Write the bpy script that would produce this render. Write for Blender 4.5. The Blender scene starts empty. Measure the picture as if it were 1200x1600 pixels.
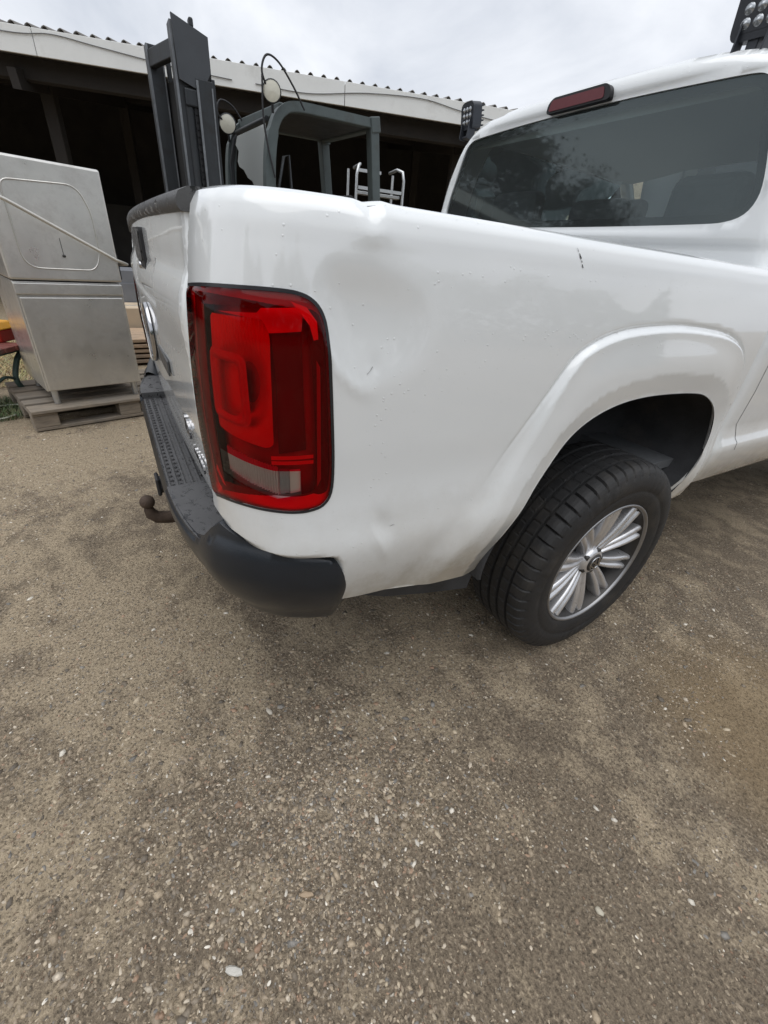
import bpy, bmesh, math, random
import numpy as np
from mathutils import Vector, Matrix
from mathutils.geometry import delaunay_2d_cdt
R=math.radians
sc=bpy.context.scene
col=sc.collection
# ------------------------------------------------------------------ camera
cam_d=bpy.data.cameras.new('camera'); cam=bpy.data.objects.new('camera',cam_d); col.objects.link(cam)
CAM=Vector((1.51558708,-1.26096563,1.19958442)); YAW,PITCH,ROLL=R(-57.25773854),R(-30.92996261),R(5.62638652); FPX=655.33
fw=Vector((math.sin(YAW)*math.cos(PITCH),math.cos(YAW)*math.cos(PITCH),math.sin(PITCH)))
rt=Vector((math.cos(YAW),-math.sin(YAW),0)); up=rt.cross(fw)
r2=rt*math.cos(ROLL)+up*math.sin(ROLL); u2=up*math.cos(ROLL)-rt*math.sin(ROLL)
m=Matrix((r2,u2,-fw)).transposed().to_4x4(); m.translation=CAM; cam.matrix_world=m
cam_d.sensor_fit='VERTICAL'; cam_d.sensor_height=32.0; cam_d.lens=32.0*FPX/1600.0
cam_d.clip_start=.02; cam_d.clip_end=3000
sc.camera=cam
# ------------------------------------------------------------------ sky (overcast) and soft sun
SUN_EL,SUN_AZ=R(76),R(140)          # azimuth clockwise from +y: over the photographer's right shoulder
w=bpy.data.worlds.new('World'); sc.world=w; w.use_nodes=True
nt=w.node_tree; nt.nodes.clear()
def wn(t,**k):
    n=nt.nodes.new(t)
    for a,b in k.items(): setattr(n,a,b)
    return n
sky=wn('ShaderNodeTexSky',sky_type='NISHITA',sun_disc=False,sun_elevation=SUN_EL,sun_rotation=SUN_AZ,air_density=1.0,dust_density=3.0)
tc=wn('ShaderNodeTexCoord'); mp=wn('ShaderNodeMapping'); mp.inputs['Scale'].default_value=(1,1,2.2)
no=wn('ShaderNodeTexNoise'); no.inputs['Scale'].default_value=2.6; no.inputs['Detail'].default_value=7; no.inputs['Roughness'].default_value=.55; no.inputs['Distortion'].default_value=.35
cr=wn('ShaderNodeValToRGB')
e=cr.color_ramp.elements; e[0].position=.33; e[0].color=(4.6,4.88,5.4,1); e[1].position=.66; e[1].color=(7.3,7.45,7.75,1)
mx=wn('ShaderNodeMixRGB'); mx.inputs[0].default_value=.90
bg=wn('ShaderNodeBackground'); bg.inputs['Strength'].default_value=.122
out=wn('ShaderNodeOutputWorld')
L=nt.links.new
L(tc.outputs['Generated'],mp.inputs[0]); L(mp.outputs[0],no.inputs['Vector']); L(no.outputs['Fac'],cr.inputs[0])
L(sky.outputs[0],mx.inputs[1]); L(cr.outputs[0],mx.inputs[2]); L(mx.outputs[0],bg.inputs[0]); L(bg.outputs[0],out.inputs[0])
sd=bpy.data.lights.new('sun','SUN'); sd.energy=1.45; sd.angle=R(75); sd.color=(1,.99,.975)
so=bpy.data.objects.new('sun',sd); col.objects.link(so)
sv=Vector((math.sin(SUN_AZ)*math.cos(SUN_EL),math.cos(SUN_AZ)*math.cos(SUN_EL),math.sin(SUN_EL)))
so.rotation_euler=(-sv).to_track_quat('-Z','Y').to_euler(); so.location=sv*20
sc.view_settings.view_transform='Standard'; sc.view_settings.look='None'; sc.view_settings.gamma=1; sc.view_settings.use_curve_mapping=False
sc.view_settings.exposure=0.26
sc.render.engine='CYCLES'; sc.cycles.use_denoising=True; sc.cycles.max_bounces=7; sc.cycles.transparent_max_bounces=16
sc.cycles.caustics_reflective=False; sc.cycles.caustics_refractive=False
random.seed(4)
def lerp(a,b,t): return a+(b-a)*t
def sstep(a,b,x):
    t=min(1.0,max(0.0,(x-a)/(b-a))); return t*t*(3-2*t)
def catmull(pts,n):
    out=[]
    P=[tuple(2*pts[0][k]-pts[1][k] for k in range(len(pts[0])))]+list(pts)+[tuple(2*pts[-1][k]-pts[-2][k] for k in range(len(pts[0])))]
    for i in range(1,len(P)-2):
        p0,p1,p2,p3=P[i-1],P[i],P[i+1],P[i+2]
        for j in range(n):
            t=j/n
            out.append(tuple(.5*((2*b)+(-a+c)*t+(2*a-5*b+4*c-d)*t*t+(-a+3*b-3*c+d)*t**3) for a,b,c,d in zip(p0,p1,p2,p3)))
    out.append(tuple(P[-2])); return out
class Path2:
    """arc length parametrised plan curve (x,y) with outward normal"""
    def __init__(self,pts,n=24):
        self.p=catmull(pts,n); self.s=[0.0]
        for a,b in zip(self.p,self.p[1:]): self.s.append(self.s[-1]+math.hypot(b[0]-a[0],b[1]-a[1]))
        self.L=self.s[-1]
    def seg(self,s):
        lo,hi=0,len(self.s)-2
        while lo<hi:
            m=(lo+hi+1)//2
            if self.s[m]<=s: lo=m
            else: hi=m-1
        return lo
    def raw(self,s):
        i=self.seg(s); t=(s-self.s[i])/(self.s[i+1]-self.s[i]); a,b=self.p[i],self.p[i+1]
        return a[0]+(b[0]-a[0])*t,a[1]+(b[1]-a[1])*t
    def at(self,s):
        x,y=self.raw(s); e=.012
        a=self.raw(s-e); b=self.raw(s+e); dx,dy=b[0]-a[0],b[1]-a[1]; l=math.hypot(dx,dy)
        return x,y,dy/l,-dx/l
def table(tab,z):
    """smooth (hermite) lookup"""
    n=len(tab)
    if z<=tab[0][0]: return tab[0][1]
    if z>=tab[-1][0]: return tab[-1][1]
    for i in range(n-1):
        if z<=tab[i+1][0]: break
    def tg(k):
        if k==0 or k==n-1: return (tab[min(k+1,n-1)][1]-tab[max(k-1,0)][1])/(tab[min(k+1,n-1)][0]-tab[max(k-1,0)][0])
        h0=tab[k][0]-tab[k-1][0];h1=tab[k+1][0]-tab[k][0];d0=(tab[k][1]-tab[k-1][1])/h0;d1=(tab[k+1][1]-tab[k][1])/h1
        return (d0*h1+d1*h0)/(h0+h1)
    (a,u),(b,v)=tab[i],tab[i+1]; h=b-a; t=(z-a)/h; m0,m1=tg(i)*h,tg(i+1)*h
    return (2*t**3-3*t*t+1)*u+(t**3-2*t*t+t)*m0+(-2*t**3+3*t*t)*v+(t**3-t*t)*m1
def pdist(pt,poly):
    """distance from pt to an open polyline"""
    best=9
    px,py=pt
    for (ax,ay),(bx,by) in zip(poly,poly[1:]):
        dx,dy=bx-ax,by-ay; t=((px-ax)*dx+(py-ay)*dy)/(dx*dx+dy*dy); t=min(1,max(0,t))
        d=math.hypot(px-ax-dx*t,py-ay-dy*t)
        if d<best: best=d
    return best
def inside(pt,poly):
    x,y=pt; c=False; j=len(poly)-1
    for i in range(len(poly)):
        (xi,yi),(xj,yj)=poly[i],poly[j]
        if (yi>y)!=(yj>y) and x<(xj-xi)*(y-yi)/(yj-yi)+xi: c=not c
        j=i
    return c
# ---- bed side surface: s runs from the tailgate seam round the corner and forward, z is height
BED=Path2([(.685,-1.152),(.745,-1.146),(.800,-1.131),(.850,-1.104),(.883,-1.068),(.902,-1.02),(.912,-.95),(.917,-.85),(.92,-.6),(.92,-.2),(.918,.2),(.914,.45)])
INSET=[(.45,-.040),(.52,-.022),(.58,-.006),(.64,.008),(.70,.013),(.76,.006),(.83,.0005),(.92,0),(1.05,-.003),(1.15,-.010),(1.21,-.017),(1.24,-.0225),(1.256,-.030),(1.266,-.041)]
FLARE=catmull([(-.86,.40),(-.78,.62),(-.70,.715),(-.63,.78),(-.575,.86),(-.5,.965),(-.44,1.046),(-.39,1.078),(-.33,1.098),(-.26,1.11),(-.16,1.117),(-.05,1.119),(.09,1.112),(.21,1.098),(.305,1.070),(.368,1.022),(.402,.96),(.416,.88),(.420,.40)],4)
ARCH=catmull([(-.553,.47),(-.551,.545),(-.525,.622),(-.472,.722),(-.416,.807),(-.367,.872),(-.306,.912),(-.222,.938),(-.121,.950),(0,.951),(.13,.945),(.215,.932),(.292,.899),(.345,.85),(.378,.785),(.384,.716),(.352,.637),(.290,.57),(.245,.47)],4)
def bed_disp(y,z):
    d=0.0
    if y>-.95 and z<1.16:
        ins=inside((y,z),FLARE); di=pdist((y,z),FLARE)*(1 if ins else -1); soft=sstep(-.40,-.66,y)
        d+=.0105*sstep(-.002,.012+.085*soft,di)-.0042*(1-soft)*math.exp(-((di+.003)/.005)**2)
        if ins:
            da=pdist((y,z),ARCH)
            d+=.004*sstep(.02,.10,di)-.013*max(0,1-da/.056)
    # parking damage by the lamp: a pushed in patch, a crease under it and a kink in the rail
    g=lambda cy,cz,sy,sz:math.exp(-((y-cy)/sy)**2-((z-cz)/sz)**2)
    if y<-.6:
        u_=(y+.955)+.25*(z-1.12); v_=z-1.125
        r_=math.hypot(u_/(.060 if u_<0 else .17),v_/(.085 if v_>0 else .115))
        d-=.0098*(1-sstep(.0,1.0,r_**1.2))-.0020*math.exp(-((r_-.98)/.13)**2)*(1 if u_<.02 and v_<.02 else .0)*sstep(.03,-.02,max(u_,v_))
        d+=.0045*g(-.925,1.232,.03,.020)-.0016*g(-.918,1.050,.013,.018)
        k_=(y+.868)+.35*(z-.72)
        d-=.0055*math.exp(-(k_/.020)**2-((z-.742)/.034)**2); d+=.0045*math.exp(-((k_+.022)/.010)**2-((z-.705)/.038)**2)
    return d
WINGTOP=[(-1.20,.725),(-1.17,.722),(-1.13,.706),(-1.08,.696),(-1.0,.688),(-.975,.682),(-.955,.665),(-.93,.62)]
def bed_pt(s,z,off=0.0):
    x,y,nx,ny=BED.at(s)
    o=table(INSET,z)*(1-.30*sstep(.24,.10,s)*sstep(1.0,1.12,z))+bed_disp(y,z)+off
    if y<-.93 and z<.78:   # tucked in behind the bumper wing
        zt=table(WINGTOP,y); o-=.036*sstep(-.955,-.985,y)*sstep(zt+.014,zt-.014,z)
    if s<.25: o+=sstep(.25,.08,s)*(.011-(.28 if z<.95 else .16)*(z-.95)**2)
    return (x+nx*o,y+ny*o,z)
# ---- tailgate surface
def tg_y(x,z):
    u=min(1,abs(x)/.69)
    y=-1.148-.018*(1-u*u)-(.011-(.28 if z<.95 else .16)*(z-.95)**2)*(.4+.6*u*u)
    y+=table([(.64,.020),(.68,.008),(.73,.002),(.80,0),(1.0,-.002),(1.14,-.001),(1.152,.004),(1.20,.006),(1.25,.006)],z)
    # recess round the handle
    if abs(x)<.34 and 1.06<z<1.16: y+=.006*sstep(.34,.30,abs(x))*sstep(1.06,1.075,z)*sstep(1.16,1.145,z)
    return y
# ---- bumper outer curve
BMP=Path2([(-.02,-1.236),(.25,-1.236),(.46,-1.234),(.60,-1.222),(.70,-1.200),(.785,-1.158),(.845,-1.102),(.885,-1.035),(.908,-.965),(.915,-.915)])
# ------------------------------------------------------------------ helpers
def link(o,parent=None):
    col.objects.link(o)
    if parent is not None: o.parent=parent
    return o
def tag(o,label=None,cat=None,group=None,kind=None):
    if label: o['label']=label
    if cat: o['category']=cat
    if group: o['group']=group
    if kind: o['kind']=kind
    return o
def empty(name,loc=(0,0,0),rz=0.0):
    o=bpy.data.objects.new(name,None); o.location=loc; o.rotation_euler=(0,0,rz); o.empty_display_size=.1
    return link(o)
class MB:
    """collects simple solids and links them as one mesh object"""
    def __init__(s): s.v=[]; s.f=[]; s.sm=[]
    def add(s,vs,fs,smooth=False):
        b=len(s.v); s.v+=[tuple(v) for v in vs]; s.f+=[tuple(b+i for i in f) for f in fs]; s.sm+=[smooth]*len(fs); return s
    def hexa(s,p):  # 8 points: bottom 4 ccw, top 4
        return s.add(p,[(3,2,1,0),(4,5,6,7),(0,1,5,4),(1,2,6,5),(2,3,7,6),(3,0,4,7)])
    def box(s,c,d,ax=None):
        c=Vector(c); h=Vector(d)/2
        X,Y,Z=ax if ax else (Vector((1,0,0)),Vector((0,1,0)),Vector((0,0,1)))
        pts=[c+X*(h.x*a)+Y*(h.y*b)+Z*(h.z*e) for e in (-1,1) for a,b in ((-1,-1),(1,-1),(1,1),(-1,1))]
        return s.hexa(pts)
    def beam(s,a,b,wd,ht,upv=(0,0,1)):
        a=Vector(a);b=Vector(b);d=(b-a); l=d.length; d.normalize()
        x=d.cross(Vector(upv))
        if x.length<1e-4: x=d.cross(Vector((1,0,0)))
        x.normalize(); z=x.cross(d)
        return s.box((a+b)/2,(wd,l,ht),(x,d,z))
    def tube(s,pts,r,n=8,closed=False,cap=True):
        P=[Vector(q) for q in pts]; rs=r if isinstance(r,(list,tuple)) else [r]*len(P)
        vs=[];prev=None
        for i,q in enumerate(P):
            if closed: d=P[(i+1)%len(P)]-P[i-1]
            else: d=P[min(i+1,len(P)-1)]-P[max(i-1,0)]
            d.normalize()
            if prev is None:
                x=d.cross(Vector((0,0,1)))
                if x.length<1e-3: x=d.cross(Vector((1,0,0)))
            else: x=prev-d*prev.dot(d)
            x.normalize(); prev=x; y=d.cross(x)
            for k in range(n):
                t=2*math.pi*k/n; vs.append(q+(x*math.cos(t)+y*math.sin(t))*rs[i])
        fs=[]
        m_=len(P) if closed else len(P)-1
        for i in range(m_):
            for k in range(n):
                a=i*n+k;b=i*n+(k+1)%n;c=((i+1)%len(P))*n+(k+1)%n;d=((i+1)%len(P))*n+k
                fs.append((a,b,c,d))
        s.add(vs,fs,True)
        if cap and not closed:
            s.add(vs[:n],[tuple(range(n))[::-1]]); s.add(vs[-n:],[tuple(range(n))])
        return s
    def lathe(s,prof,c,axis,n=48,smooth=True,close=False):
        """prof: (along axis, radius)"""
        c=Vector(c);a=Vector(axis).normalized(); x=a.orthogonal().normalized(); y=a.cross(x)
        vs=[c+a*t+(x*math.cos(2*math.pi*k/n)+y*math.sin(2*math.pi*k/n))*r for t,r in prof for k in range(n)]
        fs=[]
        for i in range(len(prof)-1 if not close else len(prof)):
            j=(i+1)%len(prof)
            for k in range(n): fs.append((i*n+k,i*n+(k+1)%n,j*n+(k+1)%n,j*n+k))
        return s.add(vs,fs,smooth)
    def prism(s,poly,o,X,Y,Z,depth,smooth=False):
        """2d polygon in the X,Y frame at o, extruded by depth along Z"""
        o=Vector(o);X=Vector(X);Y=Vector(Y);Z=Vector(Z)
        n=len(poly)
        vs=[o+X*a+Y*b for a,b in poly]+[o+X*a+Y*b+Z*depth for a,b in poly]
        fs=[(i,(i+1)%n,(i+1)%n+n,i+n) for i in range(n)]
        s.add(vs,fs,smooth); s.add(vs[:n],[tuple(range(n))[::-1]]); s.add(vs[n:],[tuple(range(n))])
        return s
    def strip(s,a,b,closed=False,smooth=True):
        n=len(a); fs=[(i,(i+1)%n,(i+1)%n+n,i+n) for i in range(n if closed else n-1)]
        return s.add(list(a)+list(b),fs,smooth)
    def grid(s,rows,smooth=True,flip=False):
        n=len(rows[0]); vs=[q for r in rows for q in r]; fs=[]
        for i in range(len(rows)-1):
            for k in range(n-1):
                f=(i*n+k,i*n+k+1,(i+1)*n+k+1,(i+1)*n+k); fs.append(f[::-1] if flip else f)
        return s.add(vs,fs,smooth)
    def mesh(s,name):
        me=bpy.data.meshes.new(name); me.from_pydata([tuple(v) for v in s.v],[],s.f)
        me.polygons.foreach_set('use_smooth',s.sm); me.validate(); me.update()
        return me
    def build(s,name,mat,parent=None,bevel=0.0,seg=2,fix=True,weld=False):
        me=s.mesh(name)
        if fix or weld:
            bm=bmesh.new(); bm.from_mesh(me)
            if weld: bmesh.ops.remove_doubles(bm,verts=bm.verts,dist=1e-5)
            if fix: bmesh.ops.recalc_face_normals(bm,faces=bm.faces)
            bm.to_mesh(me); bm.free()
        me.materials.append(mat)
        o=bpy.data.objects.new(name,me); link(o,parent)
        if bevel>0:
            b=o.modifiers.new('bevel','BEVEL'); b.width=bevel; b.segments=seg; b.limit_method='ANGLE'; b.angle_limit=R(35); b.harden_normals=False
        return o
def from_mesh(name,me,mat,parent=None):
    me.materials.clear(); me.materials.append(mat)
    return link(bpy.data.objects.new(name,me),parent)
def mirror_mesh(me,name):
    m2=me.copy(); m2.name=name; bm=bmesh.new(); bm.from_mesh(m2)
    for v in bm.verts: v.co.x=-v.co.x
    bmesh.ops.reverse_faces(bm,faces=bm.faces); bm.to_mesh(m2); bm.free()
    return m2
def resample(loop,sp,closed=True):
    out=[]; n=len(loop)
    for i in range(n if closed else n-1):
        a,b=loop[i],loop[(i+1)%n]; l=math.hypot(b[0]-a[0],b[1]-a[1]); k=max(1,int(round(l/sp)))
        for j in range(k): out.append((lerp(a[0],b[0],j/k),lerp(a[1],b[1],j/k)))
    if not closed: out.append(tuple(loop[-1]))
    return out
def rounded(loop,r,n=5):
    """round the corners of a closed 2d polygon; r may be one number or one per corner"""
    out=[]; m_=len(loop); rr=r if isinstance(r,(list,tuple)) else [r]*m_
    for i in range(m_):
        p0,p1,p2=Vector(loop[i-1]),Vector(loop[i]),Vector(loop[(i+1)%m_])
        a=(p0-p1);b=(p2-p1); k=min(rr[i],a.length*.48,b.length*.48)
        if k<1e-5: out.append(tuple(p1)); continue
        A=p1+a.normalized()*k;B=p1+b.normalized()*k
        for j in range(n+1):
            t=j/n; out.append(tuple(A*(1-t)**2+p1*(2*t*(1-t))+B*t*t))
    return out
def patch_mesh(name,outline,holes,sp,fn,extra=None,sign=1,edge_sp=None):
    """triangulated patch of the surface fn(u,v)->(x,y,z) inside outline minus holes, with exact smooth normals"""
    loops=[resample(outline,edge_sp or sp)]+[resample(h,edge_sp or sp) for h in holes]
    V=[];E=[]
    for lp in loops:
        b=len(V); V+=lp; E+=[(b+i,b+(i+1)%len(lp)) for i in range(len(lp))]
    us=[q[0] for q in loops[0]]; vs=[q[1] for q in loops[0]]
    nu=int((max(us)-min(us))/sp)+1; nv=int((max(vs)-min(vs))/sp)+1
    allp=[Vector(q) for lp in loops for q in lp]
    cell={}
    for q in allp: cell.setdefault((int(q.x//sp),int(q.y//sp)),[]).append(q)
    for i in range(nu+1):
        for j in range(nv+1):
            u=min(us)+(i+.5*(j%2))*sp; v=min(vs)+j*sp
            if not inside((u,v),loops[0]) or any(inside((u,v),h) for h in loops[1:]): continue
            ci,cj=int(u//sp),int(v//sp)
            if any((q.x-u)**2+(q.y-v)**2<(.45*sp)**2 for a in (-1,0,1) for b in (-1,0,1) for q in cell.get((ci+a,cj+b),())): continue
            V.append((u,v))
    for q in (extra or []): V.append(q)
    rv,re,rf,*_=delaunay_2d_cdt([Vector(q) for q in V],E,[],0,1e-7)
    fs=[]
    for f in rf:
        c=(sum(rv[i].x for i in f)/len(f),sum(rv[i].y for i in f)/len(f))
        if inside(c,loops[0]) and not any(inside(c,h) for h in loops[1:]): fs.append(tuple(f) if sign>0 else tuple(f)[::-1])
    h=.0012; co=[];nr=[]
    for q in rv:
        co.append(fn(q.x,q.y))
        a=Vector(fn(q.x+h,q.y))-Vector(fn(q.x-h,q.y)); b=Vector(fn(q.x,q.y+h))-Vector(fn(q.x,q.y-h))
        n=a.cross(b)*sign; n=n.normalized() if n.length>1e-12 else Vector((1,0,0)); nr.append(tuple(n))
    me=bpy.data.meshes.new(name); me.from_pydata(co,[],fs); me.polygons.foreach_set('use_smooth',[True]*len(me.polygons)); me.update()
    me.normals_split_custom_set_from_vertices(nr)
    return me,[[fn(*q) for q in lp] for lp in loops]
def font(name,text,size,loc,X,Y,mat,parent,depth=.002):
    c=bpy.data.curves.new(name,'FONT'); c.body=text; c.size=size; c.extrude=depth; c.align_x='CENTER'; c.align_y='CENTER'
    t_=bpy.data.objects.new(name,c); me=bpy.data.meshes.new_from_object(t_); bpy.data.objects.remove(t_); bpy.data.curves.remove(c)
    me.name=name; o=from_mesh(name,me,mat,parent)
    X=Vector(X).normalized();Y=Vector(Y).normalized();Z=X.cross(Y); mm=Matrix((X,Y,Z)).transposed().to_4x4(); mm.translation=Vector(loc); o.matrix_local=mm
    return o
# ------------------------------------------------------------------ materials
def newmat(name):
    m_=bpy.data.materials.new(name); m_.use_nodes=True; n=m_.node_tree.nodes; n.clear()
    o=n.new('ShaderNodeOutputMaterial'); b=n.new('ShaderNodeBsdfPrincipled'); m_.node_tree.links.new(b.outputs[0],o.inputs[0])
    return m_,n,m_.node_tree.links.new,b,o
def tnode(n,l,kind,scale,detail=4,rough=.55,co='Object',sc3=None,dist=0):
    t=n.new('ShaderNodeTexCoord'); x=n.new(kind); src=t.outputs[co]
    if sc3:
        mp_=n.new('ShaderNodeMapping'); mp_.inputs['Scale'].default_value=sc3; l(src,mp_.inputs[0]); src=mp_.outputs[0]
    l(src,x.inputs['Vector']); x.inputs['Scale'].default_value=scale
    if kind=='ShaderNodeTexNoise': x.inputs['Detail'].default_value=detail; x.inputs['Roughness'].default_value=rough; x.inputs['Distortion'].default_value=dist
    return x
def ramp(n,l,src,stops,inter='LINEAR'):
    r=n.new('ShaderNodeValToRGB'); l(src,r.inputs[0]); r.color_ramp.interpolation=inter
    e=r.color_ramp.elements
    while len(e)<len(stops): e.new(.5)
    for q,(p_,c) in zip(e,stops):
        q.position=p_; q.color=(c,c,c,1) if isinstance(c,(int,float)) else (*c,1)
    return r
def mixc(n,l,fac,a,b,mode='MIX'):
    x=n.new('ShaderNodeMixRGB'); x.blend_type=mode
    for i,v in ((0,fac),(1,a),(2,b)):
        if hasattr(v,'is_linked') or hasattr(v,'links'): l(v,x.inputs[i])
        elif isinstance(v,(int,float)): x.inputs[i].default_value=v if i==0 else (v,v,v,1)
        else: x.inputs[i].default_value=(*v,1)
    return x
def bump(n,l,b,h,st,dist=.01,prev=None):
    x=n.new('ShaderNodeBump'); x.inputs['Strength'].default_value=st; x.inputs['Distance'].default_value=dist; l(h,x.inputs['Height'])
    if prev is not None: l(prev.outputs[0],x.inputs['Normal'])
    l(x.outputs[0],b.inputs['Normal']); return x
def simple(name,c,rough=.5,metal=0,var=.12,scale=8,bst=0,bscale=60,coat=0,sc3=None,dirt=None,rvar=.1):
    m_,n,l,b,o=newmat(name)
    x=tnode(n,l,'ShaderNodeTexNoise',scale,6,.6,sc3=sc3)
    r=ramp(n,l,x.outputs['Fac'],[(.25,tuple(q*(1-var) for q in c)),(.75,tuple(min(1,q*(1+var)) for q in c))])
    cc=r.outputs[0]
    if dirt:
        y=tnode(n,l,'ShaderNodeTexNoise',dirt[1],7,.65); f=ramp(n,l,y.outputs['Fac'],[(dirt[2],0),(dirt[2]+.18,dirt[3])])
        cc=mixc(n,l,f.outputs[0],cc,dirt[0]).outputs[0]
    l(cc,b.inputs['Base Color'])
    rr=ramp(n,l,x.outputs['Fac'],[(.2,max(.02,rough-rvar)),(.8,min(1,rough+rvar))]); l(rr.outputs[0],b.inputs['Roughness'])
    b.inputs['Metallic'].default_value=metal; b.inputs['Coat Weight'].default_value=coat; b.inputs['Coat Roughness'].default_value=.05
    if bst:
        z=tnode(n,l,'ShaderNodeTexNoise',bscale,5,.6,sc3=sc3); bump(n,l,b,z.outputs['Fac'],bst,.004)
    return m_
def glassmat(name,tint,gloss=(1,1,1),rough=.02,ior=1.5,haze=0):
    m_=bpy.data.materials.new(name); m_.use_nodes=True; n=m_.node_tree.nodes; n.clear(); l=m_.node_tree.links.new
    o=n.new('ShaderNodeOutputMaterial'); t=n.new('ShaderNodeBsdfTransparent'); g=n.new('ShaderNodeBsdfGlossy'); f=n.new('ShaderNodeFresnel'); x=n.new('ShaderNodeMixShader')
    t.inputs[0].default_value=(*tint,1); g.inputs['Color'].default_value=(*gloss,1); g.inputs['Roughness'].default_value=rough; f.inputs['IOR'].default_value=ior
    src=t
    if haze:
        d=n.new('ShaderNodeBsdfDiffuse'); d.inputs[0].default_value=(.58,.62,.62,1); y=n.new('ShaderNodeMixShader'); y.inputs[0].default_value=haze; l(t.outputs[0],y.inputs[1]); l(d.outputs[0],y.inputs[2]); src=y
    l(f.outputs[0],x.inputs[0]); l(src.outputs[0],x.inputs[1]); l(g.outputs[0],x.inputs[2]); l(x.outputs[0],o.inputs[0])
    return m_
MT={}
def mat_paint():
    m_,n,l,b,o=newmat('white_paint')
    t=n.new('ShaderNodeTexCoord'); sp=n.new('ShaderNodeSeparateXYZ'); l(t.outputs['Object'],sp.inputs[0])
    # road film low on the body, with a broken edge
    x=tnode(n,l,'ShaderNodeTexNoise',5,8,.7); ad=n.new('ShaderNodeMath'); ad.operation='MULTIPLY_ADD'; l(x.outputs['Fac'],ad.inputs[0]); ad.inputs[1].default_value=.35; l(sp.outputs['Z'],ad.inputs[2])
    f=ramp(n,l,ad.outputs[0],[(.70,.80),(.80,.34),(1.0,.0)])
    y=tnode(n,l,'ShaderNodeTexNoise',140,3,.6); f2=ramp(n,l,y.outputs['Fac'],[(.66,0),(.78,.14)])
    a=mixc(n,l,f.outputs[0],(.80,.825,.83),(.34,.295,.22)); a2=mixc(n,l,f2.outputs[0],a.outputs[0],(.40,.38,.34)); l(a2.outputs[0],b.inputs['Base Color'])
    z=tnode(n,l,'ShaderNodeTexNoise',3,6,.6); rr=ramp(n,l,z.outputs['Fac'],[(.3,.12),(.7,.26)]); l(rr.outputs[0],b.inputs['Roughness'])
    b.inputs['Coat Weight'].default_value=.85; b.inputs['Coat Roughness'].default_value=.03; b.inputs['Coat IOR'].default_value=1.6
    # rain beads: sparse small domes
    v=tnode(n,l,'ShaderNodeTexVoronoi',95); v.feature='F1'
    d=ramp(n,l,v.outputs['Distance'],[(0,1),(.13,.75),(.19,0)])
    sel=n.new('ShaderNodeSeparateColor'); l(v.outputs['Color'],sel.inputs[0]); g=ramp(n,l,sel.outputs[0],[(.84,0),(.86,1)])
    mu=n.new('ShaderNodeMath'); mu.operation='MULTIPLY'; l(d.outputs[0],mu.inputs[0]); l(g.outputs[0],mu.inputs[1])
    b1=bump(n,l,b,mu.outputs[0],.5,.0016)
    o2=tnode(n,l,'ShaderNodeTexNoise',7,2,.5); bump(n,l,b,o2.outputs['Fac'],.10,.012,b1)
    return m_
def mat_plastic(name,c,beads=True,rough=.55):
    m_,n,l,b,o=newmat(name)
    x=tnode(n,l,'ShaderNodeTexNoise',6,8,.65); r=ramp(n,l,x.outputs['Fac'],[(.3,tuple(q*.75 for q in c)),(.6,c),(.8,tuple(q*1.7 for q in c))])
    cc=r.outputs[0]
    if beads:
        k=tnode(n,l,'ShaderNodeTexNoise',46,4,.75,dist=.6); kk=ramp(n,l,k.outputs['Fac'],[(.545,0),(.60,1)])
        cc=mixc(n,l,kk.outputs[0],cc,tuple(q*.25 for q in c)).outputs[0]
        wr=ramp(n,l,kk.outputs[0],[(0,rough),(1,.12)]); l(wr.outputs[0],b.inputs['Roughness'])
    else: b.inputs['Roughness'].default_value=rough
    l(cc,b.inputs['Base Color'])
    g=tnode(n,l,'ShaderNodeTexNoise',420,2,.5); bump(n,l,b,g.outputs['Fac'],.25,.001)
    return m_
MT['paint']=mat_paint()
MT['bumper']=mat_plastic('black_bumper_plastic',(.014,.018,.024),False,.30)
MT['step']=mat_plastic('wet_step_plastic',(.085,.085,.088),True,.62)
MT['trim']=mat_plastic('grey_trim_plastic',(.075,.075,.075),True,.6)
MT['dark']=simple('dark_plastic',(.018,.018,.02),.6,var=.3)
MT['gasket']=simple('lamp_gasket',(.02,.02,.024),.35,var=.2)
MT['under']=simple('underbody',(.03,.028,.026),.8,var=.4,scale=14,bst=.3)
MT['liner']=simple('arch_liner',(.042,.043,.046),.75,var=.4,scale=10,bst=.35,bscale=160,dirt=((.10,.085,.065),5,.55,.5))
MT['chrome']=simple('chrome',(.48,.48,.49),.16,1,.1)
MT['alloy']=simple('alloy',(.70,.70,.71),.30,.7,.08,bst=.05,dirt=((.16,.13,.10),9,.55,.45))
MT['lip']=simple('dull_alloy',(.34,.34,.345),.42,.85,.1)
MT['alloy_dark']=simple('brake_dust_metal',(.06,.057,.054),.5,.6,.3)
MT['tyre']=simple('tyre_rubber',(.017,.017,.0175),.62,var=.25,scale=20,bst=.25,bscale=300,dirt=((.06,.053,.044),7,.52,.5))
MT['glass']=glassmat('tinted_glass',(.56,.65,.66),gloss=(.82,.96,.97),rough=.035,ior=1.68,haze=.05)
MT['clear']=glassmat('clear_glass',(.80,.83,.82),rough=.01)
MT['redlens']=glassmat('red_lens',(.95,.004,.050),gloss=(.85,.80,.80),rough=.04,ior=1.27)
MT['clearlens']=glassmat('clear_lens',(.90,.88,.86),rough=.05,ior=1.45)
MT['reflector']=simple('reflector',(.80,.80,.80),.28,.55,.05,rvar=.05)
MT['ring']=simple('lamp_ring_grey',(.62,.55,.55),.3,0,.05)
MT['revglow']=simple('reverse_bowl',(.80,.70,.66),.3,.4,.05)
MT['lampwhite']=simple('lamp_inner_white',(.88,.88,.88),.3,0,.03)
MT['lampgrey']=simple('lamp_inner_grey',(.36,.36,.36),.35,.2,.1)
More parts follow.
